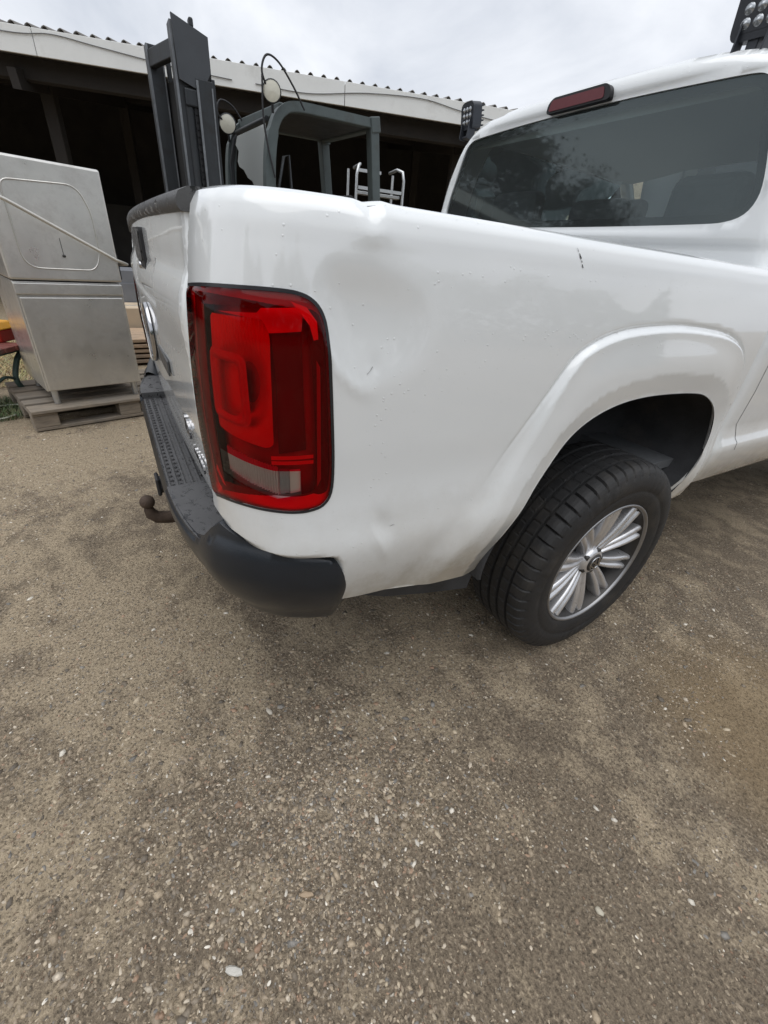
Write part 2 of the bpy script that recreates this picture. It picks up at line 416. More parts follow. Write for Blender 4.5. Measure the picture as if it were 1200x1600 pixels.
MT['bezelred']=simple('lamp_bezel_red',(.11,.03,.035),.3,0,.1)
MT['bezel']=simple('lamp_bezel_grey',(.34,.30,.30),.35,.2,.1)
MT['lampdark']=simple('lamp_inner_dark',(.10,.10,.10),.4,0,.2)
MT['redbright']=simple('lamp_inner_red',(.66,.24,.22),.32,.25,.05)
MT['cloth']=simple('seat_cloth',(.10,.105,.11),.9,var=.2,scale=60,bst=.2)
MT['headliner']=simple('headliner',(.62,.61,.57),.95,var=.05,scale=80)
MT['steel']=None
# ------------------------------------------------------------------ ground
def mat_ground():
    m_,n,l,b,o=newmat('gravel_ground')
    A=tnode(n,l,'ShaderNodeTexNoise',1.0,4,.6,dist=.6,sc3=(.75,1.5,1)); B=tnode(n,l,'ShaderNodeTexNoise',7.5,7,.66); C=tnode(n,l,'ShaderNodeTexNoise',120,4,.7)
    grit=ramp(n,l,C.outputs['Fac'],[(.30,(0.074,0.058,0.041)),(.44,(0.158,0.125,0.089)),(.58,(0.226,0.180,0.127)),(.70,(0.433,0.356,0.260))])
    sand=ramp(n,l,C.outputs['Fac'],[(.30,(0.246,0.195,0.132)),(.5,(0.354,0.285,0.196)),(.72,(0.482,0.392,0.275))])
    am=mixc(n,l,.5,A.outputs['Fac'],B.outputs['Fac'])
    # wheel-swept sand lies towards the left of the yard, coarser stone towards the right
    tt=n.new('ShaderNodeTexCoord'); sx_=n.new('ShaderNodeSeparateXYZ'); l(tt.outputs['Object'],sx_.inputs[0]); gr=n.new('ShaderNodeMapRange'); l(sx_.outputs['X'],gr.inputs[0]); gr.inputs[1].default_value=-.4; gr.inputs[2].default_value=1.9; gr.inputs[3].default_value=.055; gr.inputs[4].default_value=-.045
    ad0=n.new('ShaderNodeMath'); ad0.operation='ADD'; l(am.outputs[0],ad0.inputs[0]); l(gr.outputs[0],ad0.inputs[1])
    fa=ramp(n,l,ad0.outputs[0],[(.452,0),(.552,1)])
    c0=mixc(n,l,fa.outputs[0],grit.outputs[0],sand.outputs[0])
    t=n.new('ShaderNodeTexCoord'); mm=mixc(n,l,.02,t.outputs['Object'],C.outputs['Color'],'ADD')
    v=n.new('ShaderNodeTexVoronoi'); v.inputs['Scale'].default_value=125; l(mm.outputs[0],v.inputs['Vector'])
    d=ramp(n,l,v.outputs['Distance'],[(.18,1),(.42,0)])
    se=n.new('ShaderNodeSeparateColor'); l(v.outputs['Color'],se.inputs[0])
    stone=ramp(n,l,se.outputs[0],[(.0,(0.113,0.092,0.068)),(.25,(0.187,0.148,0.105)),(.5,(0.261,0.205,0.141)),(.7,(0.334,0.264,0.180)),(.82,(0.286,0.185,0.123)),(.92,(0.472,0.390,0.282)),(.985,(0.649,0.590,0.491))])
    pick=ramp(n,l,se.outputs[1],[(.30,0),(.36,1)])
    mk=n.new('ShaderNodeMath'); mk.operation='MULTIPLY'; l(d.outputs[0],mk.inputs[0]); l(pick.outputs[0],mk.inputs[1])
    cc=mixc(n,l,mk.outputs[0],c0.outputs[0],stone.outputs[0]).outputs[0]
    # damp brown sand patch to the right
    mp_=n.new('ShaderNodeMapping'); mp_.inputs['Location'].default_value=(-PATCH[0],-PATCH[1],0); l(t.outputs['Object'],mp_.inputs[0])
    ln=n.new('ShaderNodeVectorMath'); ln.operation='LENGTH'; l(mp_.outputs[0],ln.inputs[0])
    ad=n.new('ShaderNodeMath'); ad.operation='MULTIPLY_ADD'; l(A.outputs['Fac'],ad.inputs[0]); ad.inputs[1].default_value=.5; l(ln.outputs['Value'],ad.inputs[2])
    pf=ramp(n,l,ad.outputs[0],[(.46,.6),(.72,0)]); cc=mixc(n,l,pf.outputs[0],cc,(.26,.185,.10)).outputs[0]
    l(cc,b.inputs['Base Color'])
    b.inputs['Roughness'].default_value=.85; b.inputs['Specular IOR Level'].default_value=.3
    hsum=None
    for src,w_ in ((mk.outputs[0],.40),(C.outputs['Fac'],.9),(B.outputs['Fac'],1.5)):
        k=n.new('ShaderNodeMath'); k.operation='MULTIPLY_ADD'; l(src,k.inputs[0]); k.inputs[1].default_value=w_
        if hsum is None: k.inputs[2].default_value=0
        else: l(hsum,k.inputs[2])
        hsum=k.outputs[0]
    bump(n,l,b,hsum,.9,.010)
    return m_
PATCH=(1.53,.36)
MT['ground']=mat_ground()
def gz(x,y):
    return .006*math.sin(1.7*x+.6)*math.cos(1.3*y)+.004*math.sin(4.1*x-2.2*y)
def build_ground():
    xs=[-400,-120,-40,-16]+[ -9+ i*.15 for i in range(95)]+[12,40,120,400]
    ys=[-400,-120,-40,-16]+[ -7+ i*.15 for i in range(95)]+[14,40,120,400]
    rows=[[(x,y,gz(x,y)-.011 if abs(x)<9 and abs(y)<9 else -.011) for x in xs] for y in ys]
    g=MB().grid(rows).build('ground',MT['ground'],fix=False); tag(g,kind='structure')
build_ground()
def mat_pebble():
    m_,n,l,b,o=newmat('pebbles')
    a=n.new('ShaderNodeAttribute'); a.attribute_name='stone'; x=tnode(n,l,'ShaderNodeTexNoise',160,3,.6)
    r=ramp(n,l,x.outputs['Fac'],[(.3,.72),(.7,1.15)]); c=mixc(n,l,1.0,a.outputs['Color'],r.outputs[0],'MULTIPLY'); l(c.outputs[0],b.inputs['Base Color'])
    b.inputs['Roughness'].default_value=.6; return m_
MT['pebble']=mat_pebble()
def scatter(N,seed,shape,smin,smax,rmax,power,bias,sink):
    rng=np.random.default_rng(seed)
    if shape=='ico':
        bm=bmesh.new(); bmesh.ops.create_icosphere(bm,subdivisions=1,radius=1); bv=np.array([v.co[:] for v in bm.verts]); bf=np.array([[v.index for v in f.verts] for f in bm.faces]); bm.free()
    else:   # small grit: a low six sided cone stump is plenty
        bv=np.array([(1,0,0),(.45,.85,-.1),(-.5,.8,.1),(-1,.05,0),(-.45,-.85,-.1),(.55,-.8,.1),(.25,.2,.75),(-.3,-.15,.85)]); bf=np.array([(0,1,6),(1,2,6),(2,7,6),(2,3,7),(3,4,7),(4,5,7),(5,6,7),(5,0,6)])
    ang=rng.uniform(0,2*np.pi,N*3); rad=rmax*rng.random(N*3)**power+.02
    x=1.05+rad*np.cos(ang); y=-1.05+rad*np.sin(ang)
    k=np.sin(2.3*x+1.1*y+.7)+np.sin(1.2*x-2.9*y+2.1)+.8*np.sin(5.2*x+3.7*y)+.6*np.sin(-6.1*x+7.3*y+1)+.5*np.sin(11.3*x-9.1*y)
    keep=(rng.random(N*3)<1/(1+np.exp(-1.7*(k+bias))))&(np.hypot(x-PATCH[0],y-PATCH[1])>.16+.12*rng.random(N*3))
    x=x[keep][:N];y=y[keep][:N];n=len(x)
    size=smin+(smax-smin)*rng.random(n)**2.6; size*=1+.12*np.hypot(x-1.3,y+1.2)
    pal=np.array([(0.147,0.122,0.093),(0.217,0.176,0.129),(0.295,0.235,0.166),(0.364,0.289,0.200),(0.325,0.214,0.141),(0.443,0.366,0.260),(0.217,0.202,0.180),(0.531,0.456,0.355),(0.689,0.637,0.545)])
    ci=rng.choice(len(pal),n,p=[.14,.18,.20,.18,.06,.12,.05,.045,.025]); colr=pal[ci]*(.70+.42*rng.random((n,1)))
    sx=size*(1+.7*rng.random(n)); sy=size*(.7+.3*rng.random(n)); sz=size*(.45+.35*rng.random(n)); a=rng.uniform(0,2*np.pi,n)
    V=bv[None]*(1+.20*rng.standard_normal((n,len(bv),1)).clip(-1.2,1.2))
    X=V[...,0]*sx[:,None];Y=V[...,1]*sy[:,None];Z=V[...,2]*sz[:,None]
    ca,sa=np.cos(a)[:,None],np.sin(a)[:,None]
    gzz=.006*np.sin(1.7*x+.6)*np.cos(1.3*y)+.004*np.sin(4.1*x-2.2*y)-.011
    P=np.stack([x[:,None]+X*ca-Y*sa,y[:,None]+X*sa+Y*ca,gzz[:,None]-sz[:,None]*sink+Z],-1).reshape(-1,3)
    F=(bf[None]+np.arange(n)[:,None,None]*len(bv)).reshape(-1,3)
    cv=np.ones((n,len(bv),4)); cv[...,:3]=colr[:,None,:]
    return P,F,cv.reshape(-1,4)
def build_gravel():
    Ps=[];Fs=[];Cs=[];b=0
    for P,F,C in (scatter(13000,11,'ico',.0026,.0095,4.4,.88,.5,.36),scatter(125000,12,'grit',.0014,.0044,3.4,.78,.7,.12)):
        Ps.append(P);Fs.append(F+b);Cs.append(C);b+=len(P)
    P=np.concatenate(Ps);F=np.concatenate(Fs);C=np.concatenate(Cs)
    me=bpy.data.meshes.new('gravel'); me.vertices.add(len(P)); me.vertices.foreach_set('co',P.ravel())
    me.loops.add(F.size); me.loops.foreach_set('vertex_index',F.ravel().astype(np.int32)); me.polygons.add(len(F))
    me.polygons.foreach_set('loop_start',np.arange(0,F.size,3,dtype=np.int32)); me.polygons.foreach_set('use_smooth',np.ones(len(F),dtype=bool)); me.update(calc_edges=True)
    at=me.attributes.new('stone','FLOAT_COLOR','POINT'); at.data.foreach_set('color',C.ravel().astype(np.float32))
    o=from_mesh('gravel',me,MT['pebble']); tag(o,'loose small stones scattered over the compacted yard','gravel',kind='stuff')
build_gravel()

# the few stones large enough to tell apart
def stone(x,y,L_,W_,H_,rz,c,label,seed):
    rg=random.Random(seed); bm=bmesh.new(); bmesh.ops.create_icosphere(bm,subdivisions=2,radius=1)
    for v in bm.verts:
        k=1+rg.uniform(-.16,.16); v.co=Vector((v.co.x*L_*k,v.co.y*W_*k,max(-.6,min(.75,v.co.z))*H_*k))
    me=bpy.data.meshes.new('stone'); bm.to_mesh(me); bm.free(); me.polygons.foreach_set('use_smooth',[seed%2==0]*len(me.polygons))
    o=from_mesh('stone',me,simple('stone_%d'%seed,c,.7,0,.15,60,.4,220)); o.location=(x,y,gz(x,y)-.011+H_*.25); o.rotation_euler=(0,0,rz); tag(o,label,'stone',group='larger stones lying on the gravel')
stone(1.213,-1.309,.018,.008,.006,R(52),(.50,.48,.43),'largest pale grey stone chip, near the bottom left of the picture',1)
stone(.709,-1.087,.014,.007,.004,R(20),(.46,.42,.35),'flat pale stone flake on the ground straight below the bumper corner',2)
stone(1.173,-1.144,.015,.006,.006,R(62),(.36,.27,.18),'slim tan stone lying right of the pale stone chip',3)
stone(1.509,-.582,.010,.007,.006,R(10),(.46,.42,.33),'cream pebble on the dark gravel at the lower right',4)
# ------------------------------------------------------------------ pickup truck
truck=empty('pickup_truck'); tag(truck,'white double cab pickup truck with a dented rear corner, parked in the yard','pickup truck')
LAMP=[(.018,1.139),(.10,1.146),(.175,1.150),(.225,1.151),(.257,1.149),(.278,1.141),(.292,1.125),(.299,1.10),(.304,1.046),(.308,.967),(.311,.886),(.308,.836),(.294,.812),(.271,.803),(.244,.800),(.20,.800),(.15,.797),(.10,.789),(.065,.780),(.044,.775),(.030,.80),(.024,.85),(.020,.95),(.018,1.05)]
LAMP=(lambda c:[q for q in catmull([c[0]]+c[1:]+[c[0]],4)][:-1])(LAMP)
def grow(loop,d):
    n=len(loop); out=[]
    ar=sum(loop[i][0]*loop[(i+1)%n][1]-loop[(i+1)%n][0]*loop[i][1] for i in range(n)); sg=1 if ar>0 else -1
    for i in range(n):
        a,b=Vector(loop[i-1]),Vector(loop[(i+1)%n]); t=(b-a).normalized(); out.append((loop[i][0]+t.y*sg*d,loop[i][1]-t.x*sg*d))
    return out
def s_of_y(y):
    lo,hi=.25,BED.L
    for _ in range(40):
        m_=(lo+hi)/2
        if BED.raw(m_)[1]<y: lo=m_
        else: hi=m_
    return lo
S_END=BED.L-.004
def bed_outline():
    arch=[(s_of_y(y),z) for y,z in ARCH if z>.5]
    lo=[(0,1.264)]
    top=[(S_END,1.264)]
    # bottom edge: rises a little behind the wheel, then the sill in front of it
    rear=[(0,.62),(.08,.61),(.25,.575),(s_of_y(-.935),.556),(s_of_y(-.845),.548),(s_of_y(-.69),.525),(s_of_y(-.585),.512),(s_of_y(-.56),.512)]
    front=[(s_of_y(.30),.553),(s_of_y(.36),.552),(S_END,.556)]
    return lo+rear+[q for q in arch if q[1]>.53]+front+top, arch
def rail_z(s,z):
    """the rim of the bed wall is kinked where the wall was hit"""
    y=BED.raw(s)[1]
    if z>1.2: z-=sstep(1.2,1.262,z)*(.0034*math.exp(-((y+.928)/.012)**2)-.0018*math.exp(-((y+.902)/.014)**2))
    return z
def bed_fn(s,z):
    x,y,z0=bed_pt(s,z)
    # turned edges at the seam and at the cab gap
    x_,y_,nx,ny=BED.at(min(max(s,0),S_END)); k=-.010*(1-sstep(0,.010,s))
    return (x+nx*k,y+ny*k,rail_z(s,z0))
def build_bed():
    o,arch=bed_outline()
    ex=[]
    for d_ in (-.012,-.008,-.004,0,.004,.008,.013,.019,.026):
        for q in resample([p_ for p_ in FLARE if (p_[1]>.70 or (p_[0]>.3 and p_[1]>.56)) and p_[0]>-.66],.009,False):
            i=min(range(len(FLARE)),key=lambda k:(FLARE[k][0]-q[0])**2+(FLARE[k][1]-q[1])**2); a_,b_=FLARE[max(0,i-1)],FLARE[min(len(FLARE)-1,i+1)]
            tx,tz=b_[0]-a_[0],b_[1]-a_[1]; l_=math.hypot(tx,tz); p2=(q[0]+tz/l_*d_,q[1]-tx/l_*d_)
            if not inside(p2,ARCH) and p2[0]<.435: ex.append((s_of_y(p2[0]),p2[1]))
    for d_ in (.012,.024,.036,.048,.056,.064,.074):
        for i,q in enumerate(ARCH):
            if q[1]<.56 or i in (0,len(ARCH)-1): continue
            a_,b_=ARCH[i-1],ARCH[i+1]; tx,tz=b_[0]-a_[0],b_[1]-a_[1]; l_=math.hypot(tx,tz); ex.append((s_of_y(q[0]-tz/l_*d_),q[1]+tx/l_*d_))
    ex+=[(S_END-d_,z*.009+.56) for d_ in (.010,) for z in range(76)]
    me,loops=patch_mesh('bed_side',o,[grow(LAMP,.0025)],.0105,bed_fn,extra=ex,sign=1)
    b=from_mesh('bed_side',me,MT['paint'],truck); b['label']='right bed side with dents beside the tail lamp'
    # painted returns: round the arch, the lamp hole and the front edge
    mb=MB(); A=[Vector(bed_fn(*q)) for q in arch if q[1]>.53]; mb.strip(A,[a+Vector((-.008,0,0))+Vector((0,-.006 if a.y<-.1 else .006,.004)) for a in A])
    B=[Vector(q) for q in loops[1]]; C=Vector((.80,-1.0,.97)); mb.strip(B,[q+(C-q).normalized()*.03 for q in B],True)
    F=[Vector(bed_fn(S_END,z)) for z in [.556+i*.0354 for i in range(21)]]; mb.strip(F,[q+Vector((-.05,.004,0)) for q in F])
    G=[Vector(bed_fn(0,z)) for z in [.62+i*.0322 for i in range(21)]]; mb.strip(G,[q+Vector((-.002,.05,0)) for q in G])
    bot=[Vector(bed_fn(*q)) for q in o[1:9]]; mb.strip(bot,[q+Vector((-.05,.02,.004)) for q in bot])
    mb.build('panel_return',MT['paint'],b,fix=False)
    # rim of the bed wall
    n=110; rows=[]
    for dx,dz in ((0,0),(-.010,.0045),(-.022,.006),(-.05,.006),(-.058,.002),(-.060,-.01),(-.060,-.30)):
        r=[]
        for i in range(n+1):
            s=S_END*i/n; q=bed_fn(s,1.264); x,y,nx,ny=BED.at(s); r.append((q[0]+nx*dx,q[1]+ny*dx,q[2]+dz))
        rows.append(r)
    MB().grid(rows).build('rail_cap',MT['paint'],b)
    m2=mirror_mesh(me,'bed_side'); b2=from_mesh('bed_side',m2,MT['paint'],truck)
    MB().grid([[(-q[0],q[1],q[2]) for q in r] for r in rows]).build('rail_cap',MT['paint'],b2)
    # scuffs: short chips through the paint
    def chip(name,sz,wd):
        mb=MB(); rr=random.Random(7)
        L_=[Vector(bed_pt(s,z,.0010)) for s,z in sz]; Rr=[Vector(bed_pt(s+wd*(.4+rr.random()),z-wd*.2,.0010)) for s,z in sz]
        mb.strip(L_,Rr); mb.build(name,MT['dark'] if wd>.003 else MT['lampgrey'],b)
    y0=s_of_y(-.497)
    for q,w_ in (([(0,1.2485),(.003,1.246),(.004,1.243)],.0030),([(.0065,1.2405),(.009,1.238),(.010,1.2345),(.013,1.232)],.0050),([(.0155,1.2295),(.017,1.2265)],.0036),([(.019,1.2235),(.0205,1.221),(.022,1.2185)],.0042)): chip('paint_chip',[(y0+s,z) for s,z in q],w_)
    y1=s_of_y(-.925); chip('paint_chip',[(y1-.005,1.040),(y1+.001,1.045),(y1+.005,1.051)],.0016)
    y2=s_of_y(-.86); chip('paint_chip',[(y2-.010,.742),(y2-.003,.740),(y2+.004,.743),(y2+.009,.741)],.0020)
    # inner bed and bulkhead
    mb=MB(); mb.box((0,-.34,.74),(1.04,1.50,.03)); mb.box((0,.42,1.0),(1.66,.02,.50)); mb.build('bed_floor',MT['under'],truck)
    return arch
arch=build_bed()
def build_liner():
    pts=[q for q in ARCH if q[1]>.48]
    c=Vector((0,-.08,.60))
    A=[Vector((.905,y,z)) for y,z in pts]
    def sc_(q,f,x): return Vector((x,c.y+(q.y-c.y)*f,c.z+(q.z-c.z)*f))
    for sx in (1,-1):
        rows=[[sc_(q,f,x) for q in A] for f,x in ((1.0,.922),(1.012,.915),(1.02,.85),(1.03,.62),(.98,.56),(.6,.55),(.05,.55))]
        for r in rows:
            for q in r: q.x*=sx
        MB().grid(rows).build('arch_liner',MT['liner'],truck)
build_liner()
for sx in (1,-1):  # lower liner edge, drawn deeper as a dark strip for the under-body shadow
    a=[Vector((sx*(.855-.05*max(0,.45+y)),y,zt)) for y,zt in ((-.93,.56),(-.80,.545),(-.66,.53),(-.56,.53),(-.50,.55))]; b=[Vector((q.x-sx*.03,q.y+.01,zb)) for q,zb in zip(a,(.50,.44,.40,.375,.36))]
    MB().strip(a,b).build('liner_shade_skirt',MT['liner'],truck)
# ---- tail lamps
def lampshift(fo):
    def fn(s,z): return bed_pt(s,z,fo(s,z))
    return fn
def prim(poly,fo,name,mat,par,sp=.007,skirt=.0,mir=False):
    me,lp=patch_mesh(name,poly,[],sp,lampshift(fo)); 
    if mir: me=mirror_mesh(me,name)
    o=from_mesh(name,me,mat,par)
    if skirt:
        mb=MB(); a=[Vector(q) for q in lp[0]]; C=Vector((.60,-.9,.97)); b=[q+(C-q).normalized()*skirt for q in a]
        if mir:
            for q in a+b: q.x*=-1
        mb.strip(a,b,True); mb.build(name+'_wall',mat,o,fix=False)
    return o
REV=[(.112,.900),(.214,.882),(.256,.884),(.256,.839),(.217,.830),(.112,.856)]
def build_lamp(mir):
    t=empty('tail_lamp'); t.parent=truck
    edge=LAMP+[LAMP[0]]
    def lens(s,z):
        d=pdist((s,z),edge); return -.003+.011*math.sqrt(max(0,1-(1-min(1,d/.020))**2))
    me,lp=patch_mesh('lens',LAMP,[REV],.006,lampshift(lens))
    if mir: me=mirror_mesh(me,'lens')
    from_mesh('lens',me,MT['redlens'],t)
    prim(REV,lambda s,z:.0075,'reverse_lens',MT['clearlens'],t,mir=mir)
    G=grow(LAMP,.003)
    # gasket
    ms,_=patch_mesh('gasket',G,[grow(LAMP,-.002)],.006,lampshift(lambda s,z:.0012))
    if mir: ms=mirror_mesh(ms,'gasket')
    from_mesh('gasket',ms,MT['gasket'],t)
    # tray behind everything
    prim(LAMP,lambda s,z:-.038,'housing',MT['bezel'],t,skirt=-.0,mir=mir)
    wall=MB(); a=[Vector(lampshift(lens)(*q)) for q in resample(LAMP,.01)]; b=[Vector(bed_pt(*q,-.045)) for q in resample(LAMP,.01)]
    if mir:
        for q in a+b: q.x*=-1
    wall.strip(a,b,True).build('housing_wall',MT['bezelred'],t,fix=False)
    # bezel band round the inside, catching light along the edges
    inner=grow(LAMP,-.026)
    mb,_=patch_mesh('bezel',grow(LAMP,-.004),[inner],.006,lampshift(lambda s,z:-.007-.35*min(pdist((s,z),edge),.03)))
    if mir: mb=mirror_mesh(mb,'bezel')
    from_mesh('bezel',mb,MT['bezelred'],t)
    # rear chamber: ribbed stop lamp reflector
    COLM=rounded([(.056,1.104),(.196,1.111),(.204,1.085),(.204,.915),(.19,.908),(.060,.918)],.008)
    prim(COLM,lambda s,z:-.022-.0014*abs(math.sin(s*math.pi/.008))*sstep(1.04,1.09,z)-.022*sstep(.095,.0,abs(z-1.01))*sstep(.07,.0,abs(s-.145)),'stop_reflector',MT['redbright'],t,sp=.003,mir=mir)
    RO=rounded([(.076,1.060),(.165,1.057),(.170,.950),(.150,.940),(.080,.946)],.016); RI=rounded([(.094,1.045),(.150,1.043),(.154,.970),(.138,.957),(.096,.962)],.012)
    mr,_=patch_mesh('light_ring',RO,[RI],.005,lampshift(lambda s,z:-.011+.004*math.sin(min(1,pdist((s,z),RO+[RO[0]])/.017)*math.pi)))
    if mir: mr=mirror_mesh(mr,'light_ring')
    from_mesh('light_ring',mr,MT['ring'],t)
    prim(RI,lambda s,z:-.026,'ring_well',MT['redbright'],t,mir=mir)
    # hood over the corner: upper facet whitened for the sky light it catches, darker flank
    prim([(.108,1.113),(.19,1.119),(.198,1.126),(.258,1.131),(.264,1.120),(.262,1.098),(.205,1.092),(.196,1.110)],lambda s,z:-.018+.012*sstep(1.09,1.13,z),'hood',MT['lampwhite'],t,mir=mir)
    prim([(.206,1.090),(.262,1.096),(.268,.905),(.208,.895)],lambda s,z:-.034+.010*sstep(1.0,1.09,z),'side_well',MT['lampdark'],t,mir=mir)
    prim([(.246,1.138),(.270,1.132),(.285,1.114),(.287,1.09),(.280,1.088),(.274,1.108),(.258,1.126)],lambda s,z:-.006,'corner_glint',MT['lampwhite'],t,mir=mir)  # painted highlight: white sliver for the sky glint at the lens corner
    for k in range(2): prim([(.206,.887+.009*k),(.278,.892+.010*k),(.278,.8985+.010*k),(.206,.894+.009*k)],lambda s,z:-.004,'light_strip',MT['lampwhite'],t,mir=mir)
    prim([(.284,1.06),(.290,1.05),(.292,.86),(.285,.845)],lambda s,z:-.006,'side_guide',MT['lampgrey'],t,mir=mir)
    # reverse lamp: fine vertical ribs in front of a bright bowl, plain block at the side
    prim([(.1115,.901),(.216,.883),(.218,.8295),(.1115,.8555)],lambda s,z:-.003-.0060*abs(math.sin(s*math.pi/.0050)),'reverse_rib',MT['revglow'],t,sp=.0011,mir=mir)
    prim([(.218,.880),(.236,.881),(.236,.835),(.218,.831)],lambda s,z:-.006-.0015*abs(math.sin(s*math.pi/.0032)),'reverse_block',MT['lampgrey'],t,sp=.0016,mir=mir)
    prim([(.237,.881),(.255,.883),(.255,.840),(.237,.835)],lambda s,z:-.003,'reverse_block',MT['revglow'],t,mir=mir)
    prim([(.06,.835),(.082,.815),(.094,.812),(.083,.828),(.066,.848)],lambda s,z:-.003,'corner_glint',MT['lampwhite'],t,mir=mir)  # small reflection painted as a white sliver in the lower corner
build_lamp(False); build_lamp(True)
# ---- tailgate
def build_tailgate():
    t=empty('tailgate'); t.parent=truck
    O=rounded([(-.682,.645),(.682,.645),(.680,1.248),(-.680,1.248)],[.03,.03,.004,.004])
    me,lp=patch_mesh('panel',O,[],.014,lambda x,z:(x,tg_y(x,z)+.012*sstep(.670,.682,abs(x))**2,z),sign=1)
    p_=from_mesh('panel',me,MT['paint'],t)
    a=[Vector(q) for q in lp[0]]; MB().strip(a,[q+Vector((0,.06,0)) for q in a],True).build('panel_edge',MT['paint'],t,fix=False)
    MB().box((0,-1.10,.95),(1.34,.03,.56)).build('inner_panel',MT['paint'],t,.004)
    # plastic cap along the top
    rows=[]
    prof=[(.012,1.236),(-.003,1.237),(-.008,1.242),(-.009,1.252),(-.004,1.262),(.010,1.269),(.045,1.271),(.055,1.266),(.055,1.235)]
    n=60
    for dy,z in prof:
        rows.append([])
        for i in range(n+1):
            x=-.683+1.366*i/n; k=sstep(-.683,-.62,x)
            rows[-1].append((x,tg_y(x,1.24)+dy,z-.020*(1-k)-(.012*sstep(.3,-.69,x) if z<1.25 else .004*sstep(.3,-.69,x))))
    E_=[r[-1] for r in rows]; MB().add(E_,[tuple(range(len(E_)))]).build('cap_end',MT['trim'],t)
    MB().grid(rows).build('top_cap',MT['trim'],t)
    # handle in its pocket
    h=empty('handle'); h.parent=t
    y=tg_y(0,1.13)
    MB().prism(rounded([(-.11,1.115),(.11,1.115),(.11,1.218),(-.11,1.218)],.012),(0,y-.001,0),(1,0,0),(0,0,1),(0,1,0),.03).build('handle_pocket',MT['dark'],h)
    MB().prism(rounded([(-.095,1.143),(.095,1.143),(.095,1.214),(-.095,1.214)],.010),(0,y-.005,0),(1,0,0),(0,0,1),(0,1,0),.012).build('handle_lever',MT['trim'],h,.003)
    MB().lathe([(0,.009),(-.005,.009),(-.006,.006)],(.0,y-.002,1.13),(0,1,0),20).build('key_lock',MT['chrome'],h)
    emblem(t,(0,tg_y(0,.955)-.003,.955),(1,0,0),(0,0,1),(0,-1,0),.082)
    # lettering low on the right, small grey sticker under the emblem
    yb=lambda x,z:tg_y(x,z)-.0035
    font('lettering','TDI',.052,(.505,yb(.505,.835),.835),(1,-.0,0),(0,0,1),MT['chrome'],t,.0025)
    font('lettering','4MOTION',.030,(.575,yb(.575,.785),.785),(1,-.0,0),(0,0,1),MT['chrome'],t,.002)
    MB().prism(rounded([(.15,.912),(.36,.912),(.36,.948),(.15,.948)],.004),(0,yb(.25,.93)-.001,0),(1,0,0),(0,0,1),(0,1,0),.004).build('sticker',MT['trim'],t)
def emblem(par,c,X,Y,Z,r):
    """round badge: ring with the two stacked letters"""
    e_=empty('emblem'); e_.parent=par; c=Vector(c);X=Vector(X);Y=Vector(Y);Z=Vector(Z)
    MB().lathe([(-.002,r*.97),(.003,r*.97),(.004,.0001)],c,Z,40).build('badge_disc',MT['dark'],e_)
    MB().lathe([(0,r),(.007,r*.99),(.010,r*.94),(.008,r*.89),(.003,r*.87)],c,Z,48).build('badge_ring',MT['chrome'],e_)
    mb=MB(); wd=r*.13
    def st(a,b):
        a=Vector((a[0]*r,a[1]*r));b=Vector((b[0]*r,b[1]*r)); d=(b-a).normalized(); n_=Vector((-d.y,d.x))*wd/2
        mb.prism([tuple(a+n_),tuple(a-n_),tuple(b-n_),tuple(b+n_)],c+Z*.002,X,Y,Z,.006)
    st((-.37,.80),(0,.08)); st((.37,.80),(0,.08))
    st((-.78,.44),(-.36,-.80)); st((-.36,-.80),(0,-.02)); st((0,-.02),(.36,-.80)); st((.36,-.80),(.78,.44))
    mb.build('badge_letters',MT['chrome'],e_)
build_tailgate()
